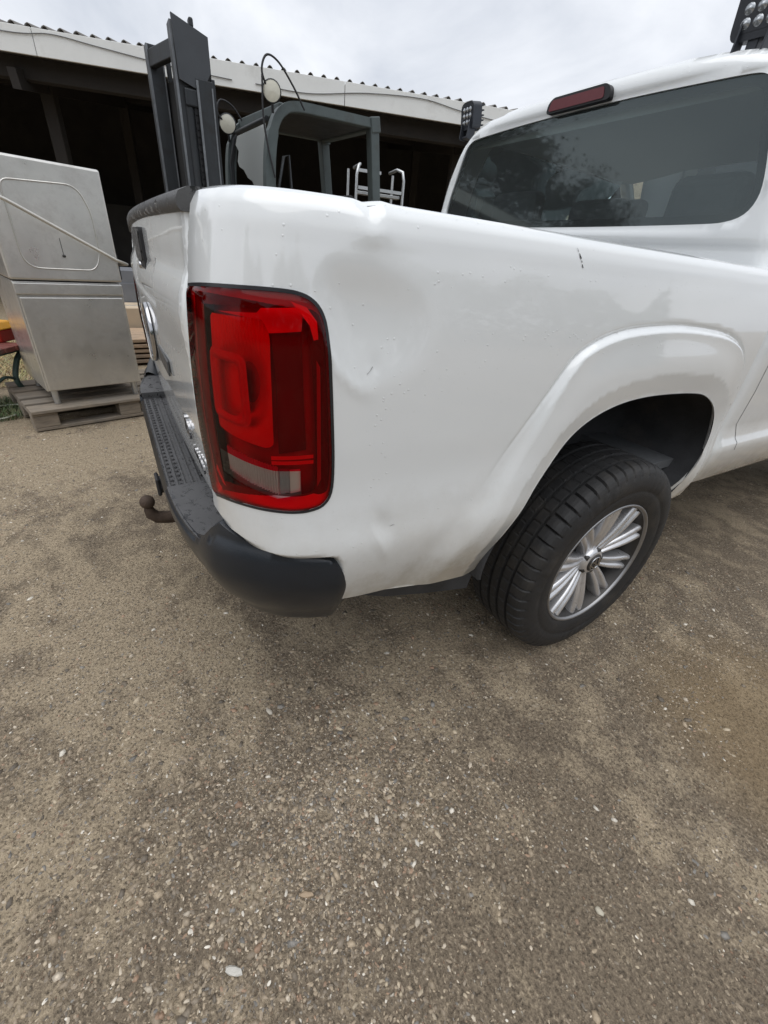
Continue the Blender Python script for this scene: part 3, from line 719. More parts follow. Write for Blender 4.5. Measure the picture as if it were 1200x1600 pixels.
# ---- rear bumper with step and tow ball
BOFF=[(.40,-.16),(.45,-.085),(.50,-.052),(.54,-.024),(.58,-.006),(.62,.003),(.655,.001),(.68,-.005),(.73,-.020)]
def build_bumper():
    t=empty('rear_bumper'); t.parent=truck
    O=[(0,.636),(.44,.636),(.458,.654),(.70,.656),(.735,.668),(.765,.700),(.79,.720),(.86,.703),(.926,.693),(1.013,.685),(1.034,.680),(1.049,.668),(1.059,.648),(1.068,.61),(1.075,.565),(1.076,.52),(1.070,.485),(1.056,.458),(1.03,.440),(.99,.431),(.9,.425),(.7,.43),(.4,.44),(0,.44)]
    O=O[:10]+catmull(O[10:25],3)+O[25:]
    O=O[::-1]
    def fn(s,z):
        x,y,nx,ny=BMP.at(min(max(s,.0),BMP.L)); o=table(BOFF,z)
        zt=.636 if s<.44 else lerp(.654,.69,sstep(.7,.79,s))
        o-=.010*(1-sstep(0,.012,zt-z)) if zt-z<.012 else 0
        o-=.020*sstep(1.045,1.085,s)
        o+=.013*sstep(.70,.80,s)
        return (x+nx*o,y+ny*o,z)
    me,lp=patch_mesh('bumper_shell',O,[],.011,fn,sign=1)
    from_mesh('bumper_shell',me,MT['bumper'],t); from_mesh('bumper_shell',mirror_mesh(me,'bumper_shell'),MT['bumper'],t)
    # upper lip of the corner wings, tucked under the body
    for sx in (1,-1):
        top=[(s,z) for s,z in [(.735,.668),(.765,.700),(.79,.720),(.86,.703),(.926,.693),(1.013,.685),(1.040,.677),(1.056,.656),(1.068,.61),(1.078,.555)]]
        a=[Vector(fn(*q)) for q in resample(top,.01,False)]
        rows=[a]
        for d_,dz in ((.010,.004),(.030,-.002),(.06,-.03)):
            r=[]
            for q,(s,z) in zip(a,resample(top,.01,False)):
                x,y,nx,ny=BMP.at(s); r.append(Vector((q.x-nx*d_,q.y-ny*d_,q.z+dz)))
            rows.append(r)
        for r in rows:
            for q in r: q.x*=sx
        MB().grid(rows).build('wing_lip',MT['bumper'],t)
        # flat foot pad on the corner
        pad=[]
        for s in [.452+i*.02 for i in range(17)]:
            x,y,nx,ny=BMP.at(s); pad.append((x-nx*.004,y-ny*.004))
        rim=pad+[(.75,-1.10),(.43,-1.075)]
        mb=MB(); up_=[Vector((x*sx,y,.6545+.004*sstep(-1.15,-1.08,y))) for x,y in rim]; n=len(up_)
        mb.add(up_,[tuple(range(n))]); mb.strip(up_,[q-Vector((0,0,.03)) for q in up_],True,False); mb.build('foot_pad',MT['step'],t,.004)
    # recessed step between the pads with tread ribs
    mb=MB(); mb.box((0,-1.155,.615),(.90,.158,.03)); mb.build('step_plate',MT['step'],t,.004)
    for i in range(7):
        MB().box((0,-1.222+.019*i,.632),(.84,.007,.006)).build('tread_rib',MT['step'],t,.0015,1)
    mb=MB()
    for i in range(2):
        for k in range(30): mb.lathe([(0,.0045),(.004,.003),(.0045,.0001)],(-.41+.0283*k,-1.2125+.019*i,.630),(0,0,1),8)
    b=mb.build('tread_stud',MT['dark'],t); b['kind']='stuff'
    # tow bar
    w_=empty('tow_bar'); w_.parent=truck
    MT['rust']=simple('rusty_steel',(.075,.052,.038),.75,.3,.4,30,.4,120)
    MB().tube([(0.0,-1.0,.315),(0.0,-1.18,.312),(0.0,-1.235,.314),(.0,-1.268,.322),(.0,-1.286,.340),(.0,-1.290,.360),(.0,-1.290,.372)],[.026,.024,.023,.023,.021,.017,.013],14).build('tow_arm',MT['rust'],w_)
    MB().lathe([(-.025*math.cos(a*math.pi/12),max(.0002,.025*math.sin(a*math.pi/12))) for a in range(13)],(.0,-1.290,.390),(0,0,1),24).build('tow_ball',MT['rust'],w_)
    s_=empty('tow_socket'); s_.parent=truck
    MB().lathe([(-.03,.025),(.03,.027),(.036,.027),(.038,.024)],(.17,-1.205,.535),(0,-1,0),20).build('socket_body',MT['dark'],s_)
    MB().box((.17,-1.246,.537),(.060,.012,.060)).build('socket_lid',MT['dark'],s_,.010)
    MB().box((.17,-1.18,.54),(.07,.05,.08)).build('socket_bracket',MT['under'],s_,.004)
build_bumper()
# ---- wheels
def tyre_mesh():
    NB=56; N=NB*8
    prof=[(-.118,.236),(-.122,.25),(-.128,.285),(-.129,.315),(-.124,.340),(-.114,.356),(-.100,.3645),(-.090,.3675),(-.064,.3705),(-.060,.3705),(-.058,.361),(-.050,.361),(-.048,.3712),(-.020,.372),(-.017,.372),(-.015,.362),(-.006,.362),(-.004,.372),(.018,.372),(.021,.3715),(.023,.362),(.031,.362),(.033,.371),(.058,.3705),(.061,.370),(.063,.361),(.069,.361),(.071,.3698),(.088,.3680),(.099,.3655),(.108,.3610),(.114,.3555),(.119,.3475),(.1215,.341),(.1228,.337),(.1262,.327),(.128,.310),(.1275,.292),(.1250,.288),(.1265,.283),(.1262,.27),(.123,.255),(.119,.241),(.116,.236)]
    vs=[]
    for t,r in prof:
        out=abs(t)
        for k in range(N):
            rr=r; tt=t; a=2*math.pi*(k+(0.9*min(1,max(0,(out-.07)/.05)) if out>.069 else 0))/N
            if out>=.070 and out<.1222 and r>.338:
                if (k+(4 if t>0 else 0))%8==0: rr-=.008 if out<.110 else (.006 if out<.1195 else .003); tt-=(.0025 if t>0 else -.0025) if out>.1195 else 0
            elif .017<=out<=.060 and r>.366 and (k+int((t+1)*300))%8==2: rr-=.003
            if .1255<out and .284<r<.33 : tt+=(.0009 if t>0 else -.0009)*(1 if math.sin(a*7)>.2 and math.sin(a*57)>0 else 0)
            vs.append((tt,rr*math.cos(a),rr*math.sin(a)))
    mb=MB()
    fl=[];sm=[]
    for i in range(len(prof)-1):
        tread=min(prof[i][1],prof[i+1][1])>.3405 and abs(prof[i][0])<.1216
        for k in range(N): (fl if tread else sm).append((i*N+k,i*N+(k+1)%N,(i+1)*N+(k+1)%N,(i+1)*N+k))
    mb.v=vs; mb.f=fl+sm; mb.sm=[False]*len(fl)+[True]*len(sm); return mb
def build_wheel(loc,flip=False,proto=None):
    if proto:
        w_=proto.copy(); link(w_,truck); w_.location=loc; w_.rotation_euler=(0,0,math.pi if flip else 0)
        for c in proto.children:
            d=c.copy(); link(d,w_)
        return w_
    w_=empty('wheel'); w_.parent=truck; w_.location=loc
    ty=tyre_mesh().build('tyre',MT['tyre'],w_,fix=True)
    MB().lathe([(.114,.2365),(.1185,.235),(.1190,.231),(.1165,.2275),(.110,.2255)],(0,0,0),(1,0,0),96).build('rim_lip',MT['lip'],w_)
    MB().lathe([(.110,.2255),(.098,.2205),(.06,.212),(-.10,.208)],(0,0,0),(1,0,0),72).build('rim_barrel',MT['alloy_dark'],w_)
    MB().lathe([(.02,.207),(.015,.15),(.02,.001)],(0,0,0),(1,0,0),40).build('brake_disc',MT['alloy_dark'],w_)
    # five pairs of broad dished blades
    for g in range(5):
        for k in (-1,1):
            a0=R(90+72*g+ROT); a=a0+R(17.6*k)
            mb=MB(); rows=[]
            n=12
            for i in range(n+1):
                t=i/n; r=lerp(.036,.2265,t); wd=lerp(.015,.034,t**.9); x=lerp(.078,.107,t**1.4)+.010*math.sin(t*math.pi)
                aa=lerp(a0+R(13*k),a,sstep(0,.9,t)); d=Vector((0,math.cos(aa),math.sin(aa))); q=Vector((0,-math.sin(aa),math.cos(aa)))
                b=d*r; s_=k
                rows.append([b+q*(wd*u*s_)+Vector((x-h,0,0)) for u,h in ((-1.0,.045),(-1.0,.012),(-.90,.005),(-.62,.001),(-.30,.003),(-.16,.016),(.02,.020),(.20,.016),(.34,.003),(.66,.0),(.92,.004),(1.0,.012),(1.0,.045))])
            mb.grid(rows); mb.build('spoke',MT['alloy'],w_)
    MB().lathe([(.045,.052),(.080,.052),(.090,.047),(.0955,.040),(.0965,.034)],(0,0,0),(1,0,0),40).build('hub',MT['alloy'],w_)
    hc=MB(); hc.lathe([(.092,.034),(.099,.033),(.1015,.028),(.102,.0001)],(0,0,0),(1,0,0),36); hc.build('hub_cap',MT['alloy_dark'],w_)
    hb=MB(); c=Vector((.102,0,0)); r=.027; wd=.0045
    hb.lathe([(0,r),(.002,r*.97),(.002,r*.88),(0,r*.85)],c,(1,0,0),30)
    X=Vector((0,math.cos(R(35)),math.sin(R(35)))); Y=Vector((0,-math.sin(R(35)),math.cos(R(35))))
    def st(a,b):
        a=Vector((a[0]*r,a[1]*r));b=Vector((b[0]*r,b[1]*r)); d=(b-a).normalized(); n_=Vector((-d.y,d.x))*wd/2
        hb.prism([tuple(a+n_),tuple(a-n_),tuple(b-n_),tuple(b+n_)],c-Vector((.001,0,0)),X,Y,Vector((1,0,0)),.003)
    for a,b in (((-.37,.80),(0,.08)),((.37,.80),(0,.08)),((-.78,.44),(-.36,-.80)),((-.36,-.80),(0,-.02)),((0,-.02),(.36,-.80)),((.36,-.80),(.78,.44))): st(a,b)
    hb.build('hub_badge',MT['chrome'],w_)
    for i in range(5):
        a=R(36+72*i+90+ROT); MB().lathe([(.080,.009),(.0935,.009),(.094,.0001)],(0,.0435*math.cos(a),.0435*math.sin(a)),(1,0,0),10).build('wheel_bolt',MT['alloy_dark'],w_)
    return w_
ROT=20
wh=build_wheel((.822,-.006,.373))
build_wheel((-.822,-.006,.373),True,wh); build_wheel((.82,3.09,.373),False,wh); build_wheel((-.82,3.09,.373),True,wh)
# ---- underbody
def build_under():
    u=empty('underbody'); u.parent=truck
    for sx in (-1,1):
        mb=MB(); mb.beam((sx*.50,-1.08,.56),(sx*.50,3.3,.52),.08,.14); mb.build('frame_rail',MT['under'],u,.01)
        mb=MB(); mb.tube([(sx*.56,-.75,.52),(sx*.56,-.4,.40),(sx*.56,0,.345),(sx*.56,.4,.40),(sx*.56,.7,.50)],.028,8); mb.build('leaf_spring',MT['under'],u)
    MB().tube([(-.75,0,.37),(-.15,0,.37),(0,0,.37),(.15,0,.37),(.75,0,.37)],[.045,.05,.13,.05,.045],14).build('rear_axle',MT['under'],u)
    MB().tube([(.0,-1.08,.56),(0,-1.0,.56)],.03).build('rear_crossmember',MT['under'],u)
    MB().box((0,-1.07,.53),(1.30,.06,.16)).build('bumper_beam',MT['under'],u,.01)
    MB().box((0,1.2,.60),(1.04,4.4,.14)).build('floor_pan',MT['under'],u)
    MB().box((0,-.82,.50),(1.62,.50,.05)).build('shade_floor',MT['under'],u,.01)  # unseen plate added to keep light off the ground under the bed
    for sx in (-1,1): MB().box((sx*.66,1.5,.60),(.26,2.0,.06)).build('side_floor',MT['under'],u,.01)
    MB().lathe([(-.09,.20),(-.11,.30),(-.09,.36),(.09,.36),(.11,.30),(.09,.20)],(0,-.72,.52),(0,0,1),40).build('spare_wheel',MT['tyre'],u)
build_under()
# ---- cab
def build_cab():
    c=empty('cab'); c.parent=truck
    H=[(.0,1.826),(.25,1.823),(.42,1.814),(.53,1.802),(.60,1.786),(.655,1.758),(.705,1.715),(.745,1.655),(.785,1.575),(.812,1.48),(.838,1.38),(.862,1.28),(.880,1.16),(.886,1.06),(.888,1.0)]
    HS=catmull(H,3)
    O=[(-x,z) for x,z in HS[::-1]]+HS[1:]
    O=O[::-1]
    W=[(0,1.374),(.30,1.375),(.60,1.379),(.68,1.384),(.725,1.402),(.742,1.438),(.735,1.49),(.70,1.59),(.672,1.665),(.655,1.70),(.628,1.722),(.585,1.731),(.45,1.737),(.25,1.743),(0,1.746)]
    WS=catmull(W,3); Wd=WS+[(-x,z) for x,z in WS[-2:0:-1]]
    Oe=O+[O[0]]; We=Wd+[Wd[0]]
    rr=.055
    Os=[(-x,z) for x,z in HS[::-1]]+HS[1:]
    def fn(x,z):
        y=.392+.035*(z-1.37)-.006*math.exp(-((z-1.33)/.012)**2)*.6
        d=pdist((x,z),Os)
        if d<rr: y+=rr-math.sqrt(max(0,rr*rr-(rr-d)**2))
        dw=pdist((x,z),We)
        y+=.007*(1-sstep(.0,.022,dw))
        y+=.008*sstep(1.345,1.325,z)
        return (x,y,z)
    me,lp=patch_mesh('rear_panel',O,[Wd],.018,fn,sign=1)
    p_=from_mesh('rear_panel',me,MT['paint'],c)
    wl=[Vector(q) for q in lp[1]]; MB().strip(wl,[q+Vector((0,.016,0)) for q in wl],True).build('window_return',MT['paint'],p_,fix=False)
    # rear window: glass, dark printed border
    gy=lambda x,z:(x,.392+.035*(z-1.37)+.014,z)
    Wi=grow(Wd,-.026)
    g,_=patch_mesh('rear_window',grow(Wd,.006),[],.05,gy); gl=from_mesh('rear_window',g,MT['glass'],c)
    f_,_=patch_mesh('window_border',grow(Wd,.005),[Wi],.03,lambda x,z:(x,.392+.035*(z-1.37)+.018,z)); from_mesh('window_border',f_,MT['dark'],gl)
    # roof and sides, lofted forward from the rear outline
    ys=[.475,.6,.9,1.3,1.7]
    def sect(i):
        y=ys[i]; gx=1+.012*min(1,(y-.44)/.6); gz_=.014*min(1,(y-.44)/.5)
        out_=[]
        for x,z in HS:
            if z<1.24: continue
            out_.append(Vector((x*gx,y,z+gz_*(1 if z>1.6 else 0)-(.03*(max(0,y-1.1)/.6)**2 if z>1.6 else 0))))
        return out_
    S=[sect(i) for i in range(len(ys))]
    roofn=[k for k,v in enumerate(S[0]) if v.z>1.735]
    rows=[[Vector((-v.x,v.y,v.z)) for v in s[:roofn[-1]+1]][::-1]+s[1:roofn[-1]+1] for s in S]
    e0=[Vector(fn(*q)) for q in [(-x,z) for x,z in HS[:roofn[-1]+1][::-1]]+HS[1:roofn[-1]+1]]
    MB().grid([e0]+rows).build('roof',MT['paint'],c)
    for sx in (1,-1):
        for nm,ya,yb in (('rear_pillar',0,1),('middle_pillar',2,2)):
            k0=roofn[-1]; k1=len(S[0])-1
            if nm=='rear_pillar': rws=[[Vector((v.x*sx,v.y,v.z)) for v in s[k0:]] for s in (S[0],S[1])]; rws=[[Vector((sx*x,.455,z)) for x,z in HS if z>=1.24][k0:]]+rws[1:]
            else: rws=[[Vector((v.x*sx,v.y+d,v.z)) for v in S[2][k0:]] for d in (0,.10)]
            MB().grid(rws).build(nm,MT['paint'],c)
        k0=roofn[-1]
        a=[Vector((v.x*sx*.992,v.y,v.z)) for v in S[1][k0:]]; b=[Vector((v.x*sx*.992,v.y,v.z)) for v in S[4][k0:]]
        MB().strip(a,b).build('side_window',MT['glass'],c)
        MB().beam((.66*sx,1.70,1.77),(.80*sx,2.42,1.22),.06,.07).build('front_pillar',MT['paint'],c,.015)
        # body side below the windows
        prof=[(.885,.57),(.897,.60),(.912,.66),(.918,.70),(.916,.728),(.905,.742),(.903,.80),(.909,.92),(.908,1.05),(.900,1.16),(.885,1.23),(.868,1.262)]
        yy=[.466,.468,.472,.479,.490,.505,.525,.56,.60,.9,1.3,1.7,2.1,2.5,2.62]
        rws=[]
        for y in yy:
            k=.055*(1-math.sqrt(max(0,1-(1-min(1,(y-.466)/.06))**2))); rws.append([Vector(((x-k)*sx,y,z)) for x,z in prof])
        MB().grid(rws).build('door_panel',MT['paint'],c)
        MB().strip([Vector(((x-.0)*sx*1.0005,.596-.06*(z-.75)+(.05*sstep(.80,.73,z)),z)) for x,z in prof[3:]],[Vector(((x-.0)*sx*1.0005,.5995-.06*(z-.75)+(.05*sstep(.80,.73,z)),z)) for x,z in prof[3:]]).build('door_seam',MT['dark'],c)
        MB().grid([[Vector(((x-d)*sx,y,z)) for y in (.40,.9,1.7,2.62)] for x,z,d in ((.885,.57,0),(.880,.562,0),(.80,.565,0))]).build('sill',MT['paint'],c)
        # front fender and door handle
        MB().grid([[Vector((x*sx,y,z-(.02*(y-2.6) if z>1 else 0))) for x,z in ((.87,.55),(.92,.70),(.925,.95),(.90,1.1),(.84,1.16))] for y in (2.62,2.9,3.3,3.6)]).build('fender',MT['paint'],c)
        MB().box((.918*sx,.80,1.06),(.03,.17,.03)).build('door_handle',MT['paint'],c,.01)
    MB().grid([[Vector((x,y,z-.05*abs(x)/.84+dz)) for x in (-.84,-.5,0,.5,.84)] for y,z,dz in ((2.42,1.22,0),(2.9,1.20,0),(3.5,1.12,0),(3.75,1.0,0),(3.82,.8,0),(3.80,.5,0))]).build('hood',MT['paint'],c)
    MB().strip([Vector((x,1.70,1.785-.03*abs(x))) for x in (-.63,0,.63)],[Vector((x,2.42,1.21)) for x in (-.78,0,.78)]).build('windscreen',MT['clear'],c,fix=False)
    # high brake lamp
    hb=empty('high_brake_lamp'); hb.parent=c
    sh=rounded([(-.143,1.748),(.143,1.748),(.140,1.778),(.118,1.794),(-.118,1.794),(-.140,1.778)],.012)
    MB().prism(sh,(0,.386,0),(1,0,0),(0,0,1),(0,1,0),.05).build('lamp_case',MT['dark'],hb,.004)
    MB().prism(rounded([(-.132,1.754),(.120,1.754),(.112,1.786),(-.122,1.786)],.010),(0,.3835,0),(1,0,0),(0,0,1),(0,1,0),.004).build('lamp_lens',simple('dull_red_plastic',(.13,.022,.028),.3,0,.1),hb)
    # interior: headliner, seats, head restraints
    MB().grid([[Vector((x,y,1.785-.05*(x/.62)**2)) for x in (-.62,-.3,0,.3,.62)] for y in (.45,.9,1.4,1.72)]).build('headliner',MT['headliner'],c)
    MB().grid([[Vector((x,.45,z)) for x in (-.66,0,.66)] for z in (1.70,1.775)]).build('headliner_edge',MT['headliner'],c)
    def seat(x,y,wd,h,nm):
        s_=empty(nm); s_.parent=c
        MB().hexa([Vector((x-wd/2,y,.80)),Vector((x+wd/2,y,.80)),Vector((x+wd/2,y+.16,.80)),Vector((x-wd/2,y+.16,.80)),Vector((x-wd/2*.9,y-.10,h)),Vector((x+wd/2*.9,y-.10,h)),Vector((x+wd/2*.9,y+.02,h)),Vector((x-wd/2*.9,y+.02,h))]).build('backrest',MT['cloth'],s_,.04,3)
        MB().box((x,y+.30,.78),(wd,.5,.14)).build('cushion',MT['cloth'],s_,.04,3)
        MB().box((x,y-.06,h+.12),(min(wd*.62,.30),.10,.17)).build('head_restraint',MT['cloth'],s_,.04,3)
        for d in (-.06,.06): MB().tube([(x+d,y-.05,h-.02),(x+d,y-.055,h+.06)],.007).build('restraint_post',MT['chrome'],s_)
    seat(-.38,.62,.48,1.33,'rear_seat'); seat(.10,.62,.42,1.28,'rear_seat'); seat(.52,.62,.40,1.33,'rear_seat')
    seat(-.40,1.45,.50,1.40,'front_seat'); seat(.40,1.45,.50,1.40,'front_seat')
    MB().hexa([Vector((-.75,2.1,.8)),Vector((.75,2.1,.8)),Vector((.75,2.4,.8)),Vector((-.75,2.4,.8)),Vector((-.75,2.12,1.18)),Vector((.75,2.12,1.18)),Vector((.75,2.42,1.2)),Vector((-.75,2.42,1.2))]).build('dashboard',MT['cloth'],c,.03)
    MB().box((0,1.2,.66),(1.7,1.9,.03)).build('cab_floor',MT['cloth'],c)
    MB().box((0,.435,1.0),(1.6,.02,.7)).build('cab_trim',MT['cloth'],c)
build_cab()
# ---- work lamps bolted to the roof edge
MT['lampcase']=simple('lamp_case_black',(.030,.034,.042),.45,.2,.2)
MT['led']=simple('led_reflector',(.42,.44,.46),.25,.7,.05)
def work_lamp(loc,rz,tilt,size):
    t=empty('work_lamp',loc,rz); t.parent=truck; t.location=loc
    q=lambda x,y,z:Vector((x,y*math.cos(tilt)-z*math.sin(tilt),y*math.sin(tilt)+z*math.cos(tilt)))
    X,Y,Z=q(1,0,0),q(0,1,0),q(0,0,1); o=Vector((0,0,.075*size/.11))
    h=size/2
    MB().prism(rounded([(-h,-h*.98),(h,-h*.98),(h,h*.75),(h*.62,h),(-h*.62,h),(-h,h*.75)],h*.45),o-Y*.028,X,Z,Y,.05).build('lamp_body',MT['lampcase'],t,.005)
    for i in range(5): MB().box(o+Y*.032+Z*(-h*.7+h*.35*i),(size*.8,.022,.005),(X,Y,Z)).build('cooling_fin',MT['lampcase'],t)
    MB().prism(rounded([(-h*.78,-h*.72),(h*.78,-h*.72),(h*.78,h*.68),(-h*.78,h*.68)],h*.2),o-Y*.029,X,Z,Y,.004).build('lamp_recess',MT['lampcase'],t)
    for i in range(3):
        for k in range(3):
            p_=o-Y*.0295+X*((i-1)*h*.48)+Z*((k-1)*h*.44); MB().lathe([(.004,h*.21),(.0,h*.19),(-.0,h*.12),(-.005,h*.06),(-.006,.0001)],p_,Y,14).build('led',MT['led'],t)
    MB().box((0,.012,.012),(.03,.05,.05)).build('bracket',MT['lampcase'],t,.004)
    MB().box((0,.0,-.012),(size*.5,.05,.010)).build('bracket_foot',MT['lampcase'],t,.003)
    for sx in (-1,1):
        MB().prism(rounded([(-.02,-.035),(.02,-.035),(.028,.05),(-.012,.05)],.008),Vector((sx*size*.30,-.018,.014)),Vector((0,1,0)),Vector((0,0,1)),Vector((1,0,0)),.005).build('bracket_arm',MT['lampcase'],t)
        MB().lathe([(0,.011),(.007,.011),(.0075,.0001)],(sx*size*.30+sx*.003,.0,.045),(sx,0,0),6,False).build('bracket_bolt',MT['chrome'],t)
work_lamp((-.735,.475,1.775),R(-4),R(8),.105)
work_lamp((.525,.475,1.80),R(2),R(8),.132)
# ------------------------------------------------------------------ open fronted shed across the yard
SD=Vector((.354,.935,0)).normalized(); SN=Vector((SD.y,-SD.x,0))      # along the front, and out towards the yard
SO=Vector((-6.213,.987,0))
def sp_(a,d,z): return SO+SD*a+SN*d+Vector((0,0,z))
MT['fascia']=simple('fascia_board_paint',(.78,.79,.77),.75,0,.05,3,.15,30,dirt=((.50,.49,.46),2.2,.55,.5))
MT['roofsheet']=simple('fibre_cement',(.20,.19,.18),.9,0,.25,6,.4,60)
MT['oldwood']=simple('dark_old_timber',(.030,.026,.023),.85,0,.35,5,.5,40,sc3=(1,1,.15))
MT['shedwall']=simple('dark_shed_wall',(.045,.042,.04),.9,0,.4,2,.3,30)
MT['cable']=simple('grey_cable',(.16,.16,.16),.7)
def build_shed():
    t=empty('open_shed',SO); tag(t,'long open fronted shed with white fascia and corrugated roof edge','building')
    t.location=SO
    def B(mb,nm,mt,**k): 
        o=mb.build(nm,mt,t,**k); o.matrix_parent_inverse=Matrix.Translation(-SO); return o
    # fascia boards, one length after another
    joints=[-16,-11.6,-7.4,-2.62,1.20,5.35,9.6,14,18.4]
    for a,b in zip(joints,joints[1:]): B(MB().beam(sp_(a+.004,0,3.122),sp_(b-.004,0,3.122),.03,.25),'fascia_board',MT['fascia'],bevel=.003,seg=1)
    # corrugated sheets: each one six waves wide, lapped
    pitch=.178; k=0; a=-16.0
    while a<18.2:
        rows=[]
        for d,z in ((-.004,3.243),(-.6,3.34),(-4.6,3.96),(-8.6,4.58)):
            rows.append([sp_(a+i*pitch/8,d,z+.040*math.cos(2*math.pi*i/8)+(.003 if k%2 else 0)) for i in range(6*8+3)])
        o=B(MB().grid(rows),'roof_sheet',MT['roofsheet']); m_=o.modifiers.new('thick','SOLIDIFY'); m_.thickness=.007; m_.offset=-1
        a+=6*pitch; k+=1
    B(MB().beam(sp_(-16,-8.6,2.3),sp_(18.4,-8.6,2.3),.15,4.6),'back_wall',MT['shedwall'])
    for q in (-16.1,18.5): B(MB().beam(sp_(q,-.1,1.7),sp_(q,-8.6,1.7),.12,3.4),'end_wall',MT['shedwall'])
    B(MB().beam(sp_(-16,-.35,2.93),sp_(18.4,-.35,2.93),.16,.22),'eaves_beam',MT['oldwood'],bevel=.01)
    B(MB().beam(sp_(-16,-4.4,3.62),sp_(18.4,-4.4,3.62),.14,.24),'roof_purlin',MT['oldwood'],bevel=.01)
    for q in [-12.6,-8.0,-3.0,3.2,8.3,13.5]:
        for d in (-1.0,-4.4): B(MB().beam(sp_(q,d,-.02),sp_(q,d,3.05 if d>-2 else 3.5),.17,.17,upv=tuple(SD)),'post',MT['oldwood'],bevel=.012)
        B(MB().beam(sp_(q,-.1,2.78),sp_(q,-8.5,4.2),.10,.20),'rafter',MT['oldwood'])
    # stacked shelving deep inside, barely lit
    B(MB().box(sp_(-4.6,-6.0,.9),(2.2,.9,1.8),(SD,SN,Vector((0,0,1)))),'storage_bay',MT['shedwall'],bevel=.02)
    # thin cables strung along the fascia
    def cable(pts,nm,lab):
        r=[]
        P=[sp_(a,.026,z) for a,z in pts]
        c_=catmull([tuple(q) for q in P],8)
        o=MB().tube(c_,.006,5).build(nm,MT['cable']); tag(o,lab,'cable')
    cable([(-6.5,3.16),(-4.2,3.20),(-2.9,3.17),(-2.4,3.21),(-1.9,3.17),(-1.0,3.10),(-.3,3.07)],'wall_cable','thin cable along the white fascia left of the forklift mast')
    cable([(.0,3.07),(.7,3.06),(1.5,3.16),(2.3,3.20),(2.9,3.14),(3.8,3.08),(4.5,3.10),(5.0,3.17),(5.4,3.05),(6.1,3.06),(7.5,3.12)],'wall_cable','thin cable sagging along the white fascia right of the forklift cab')
build_shed()
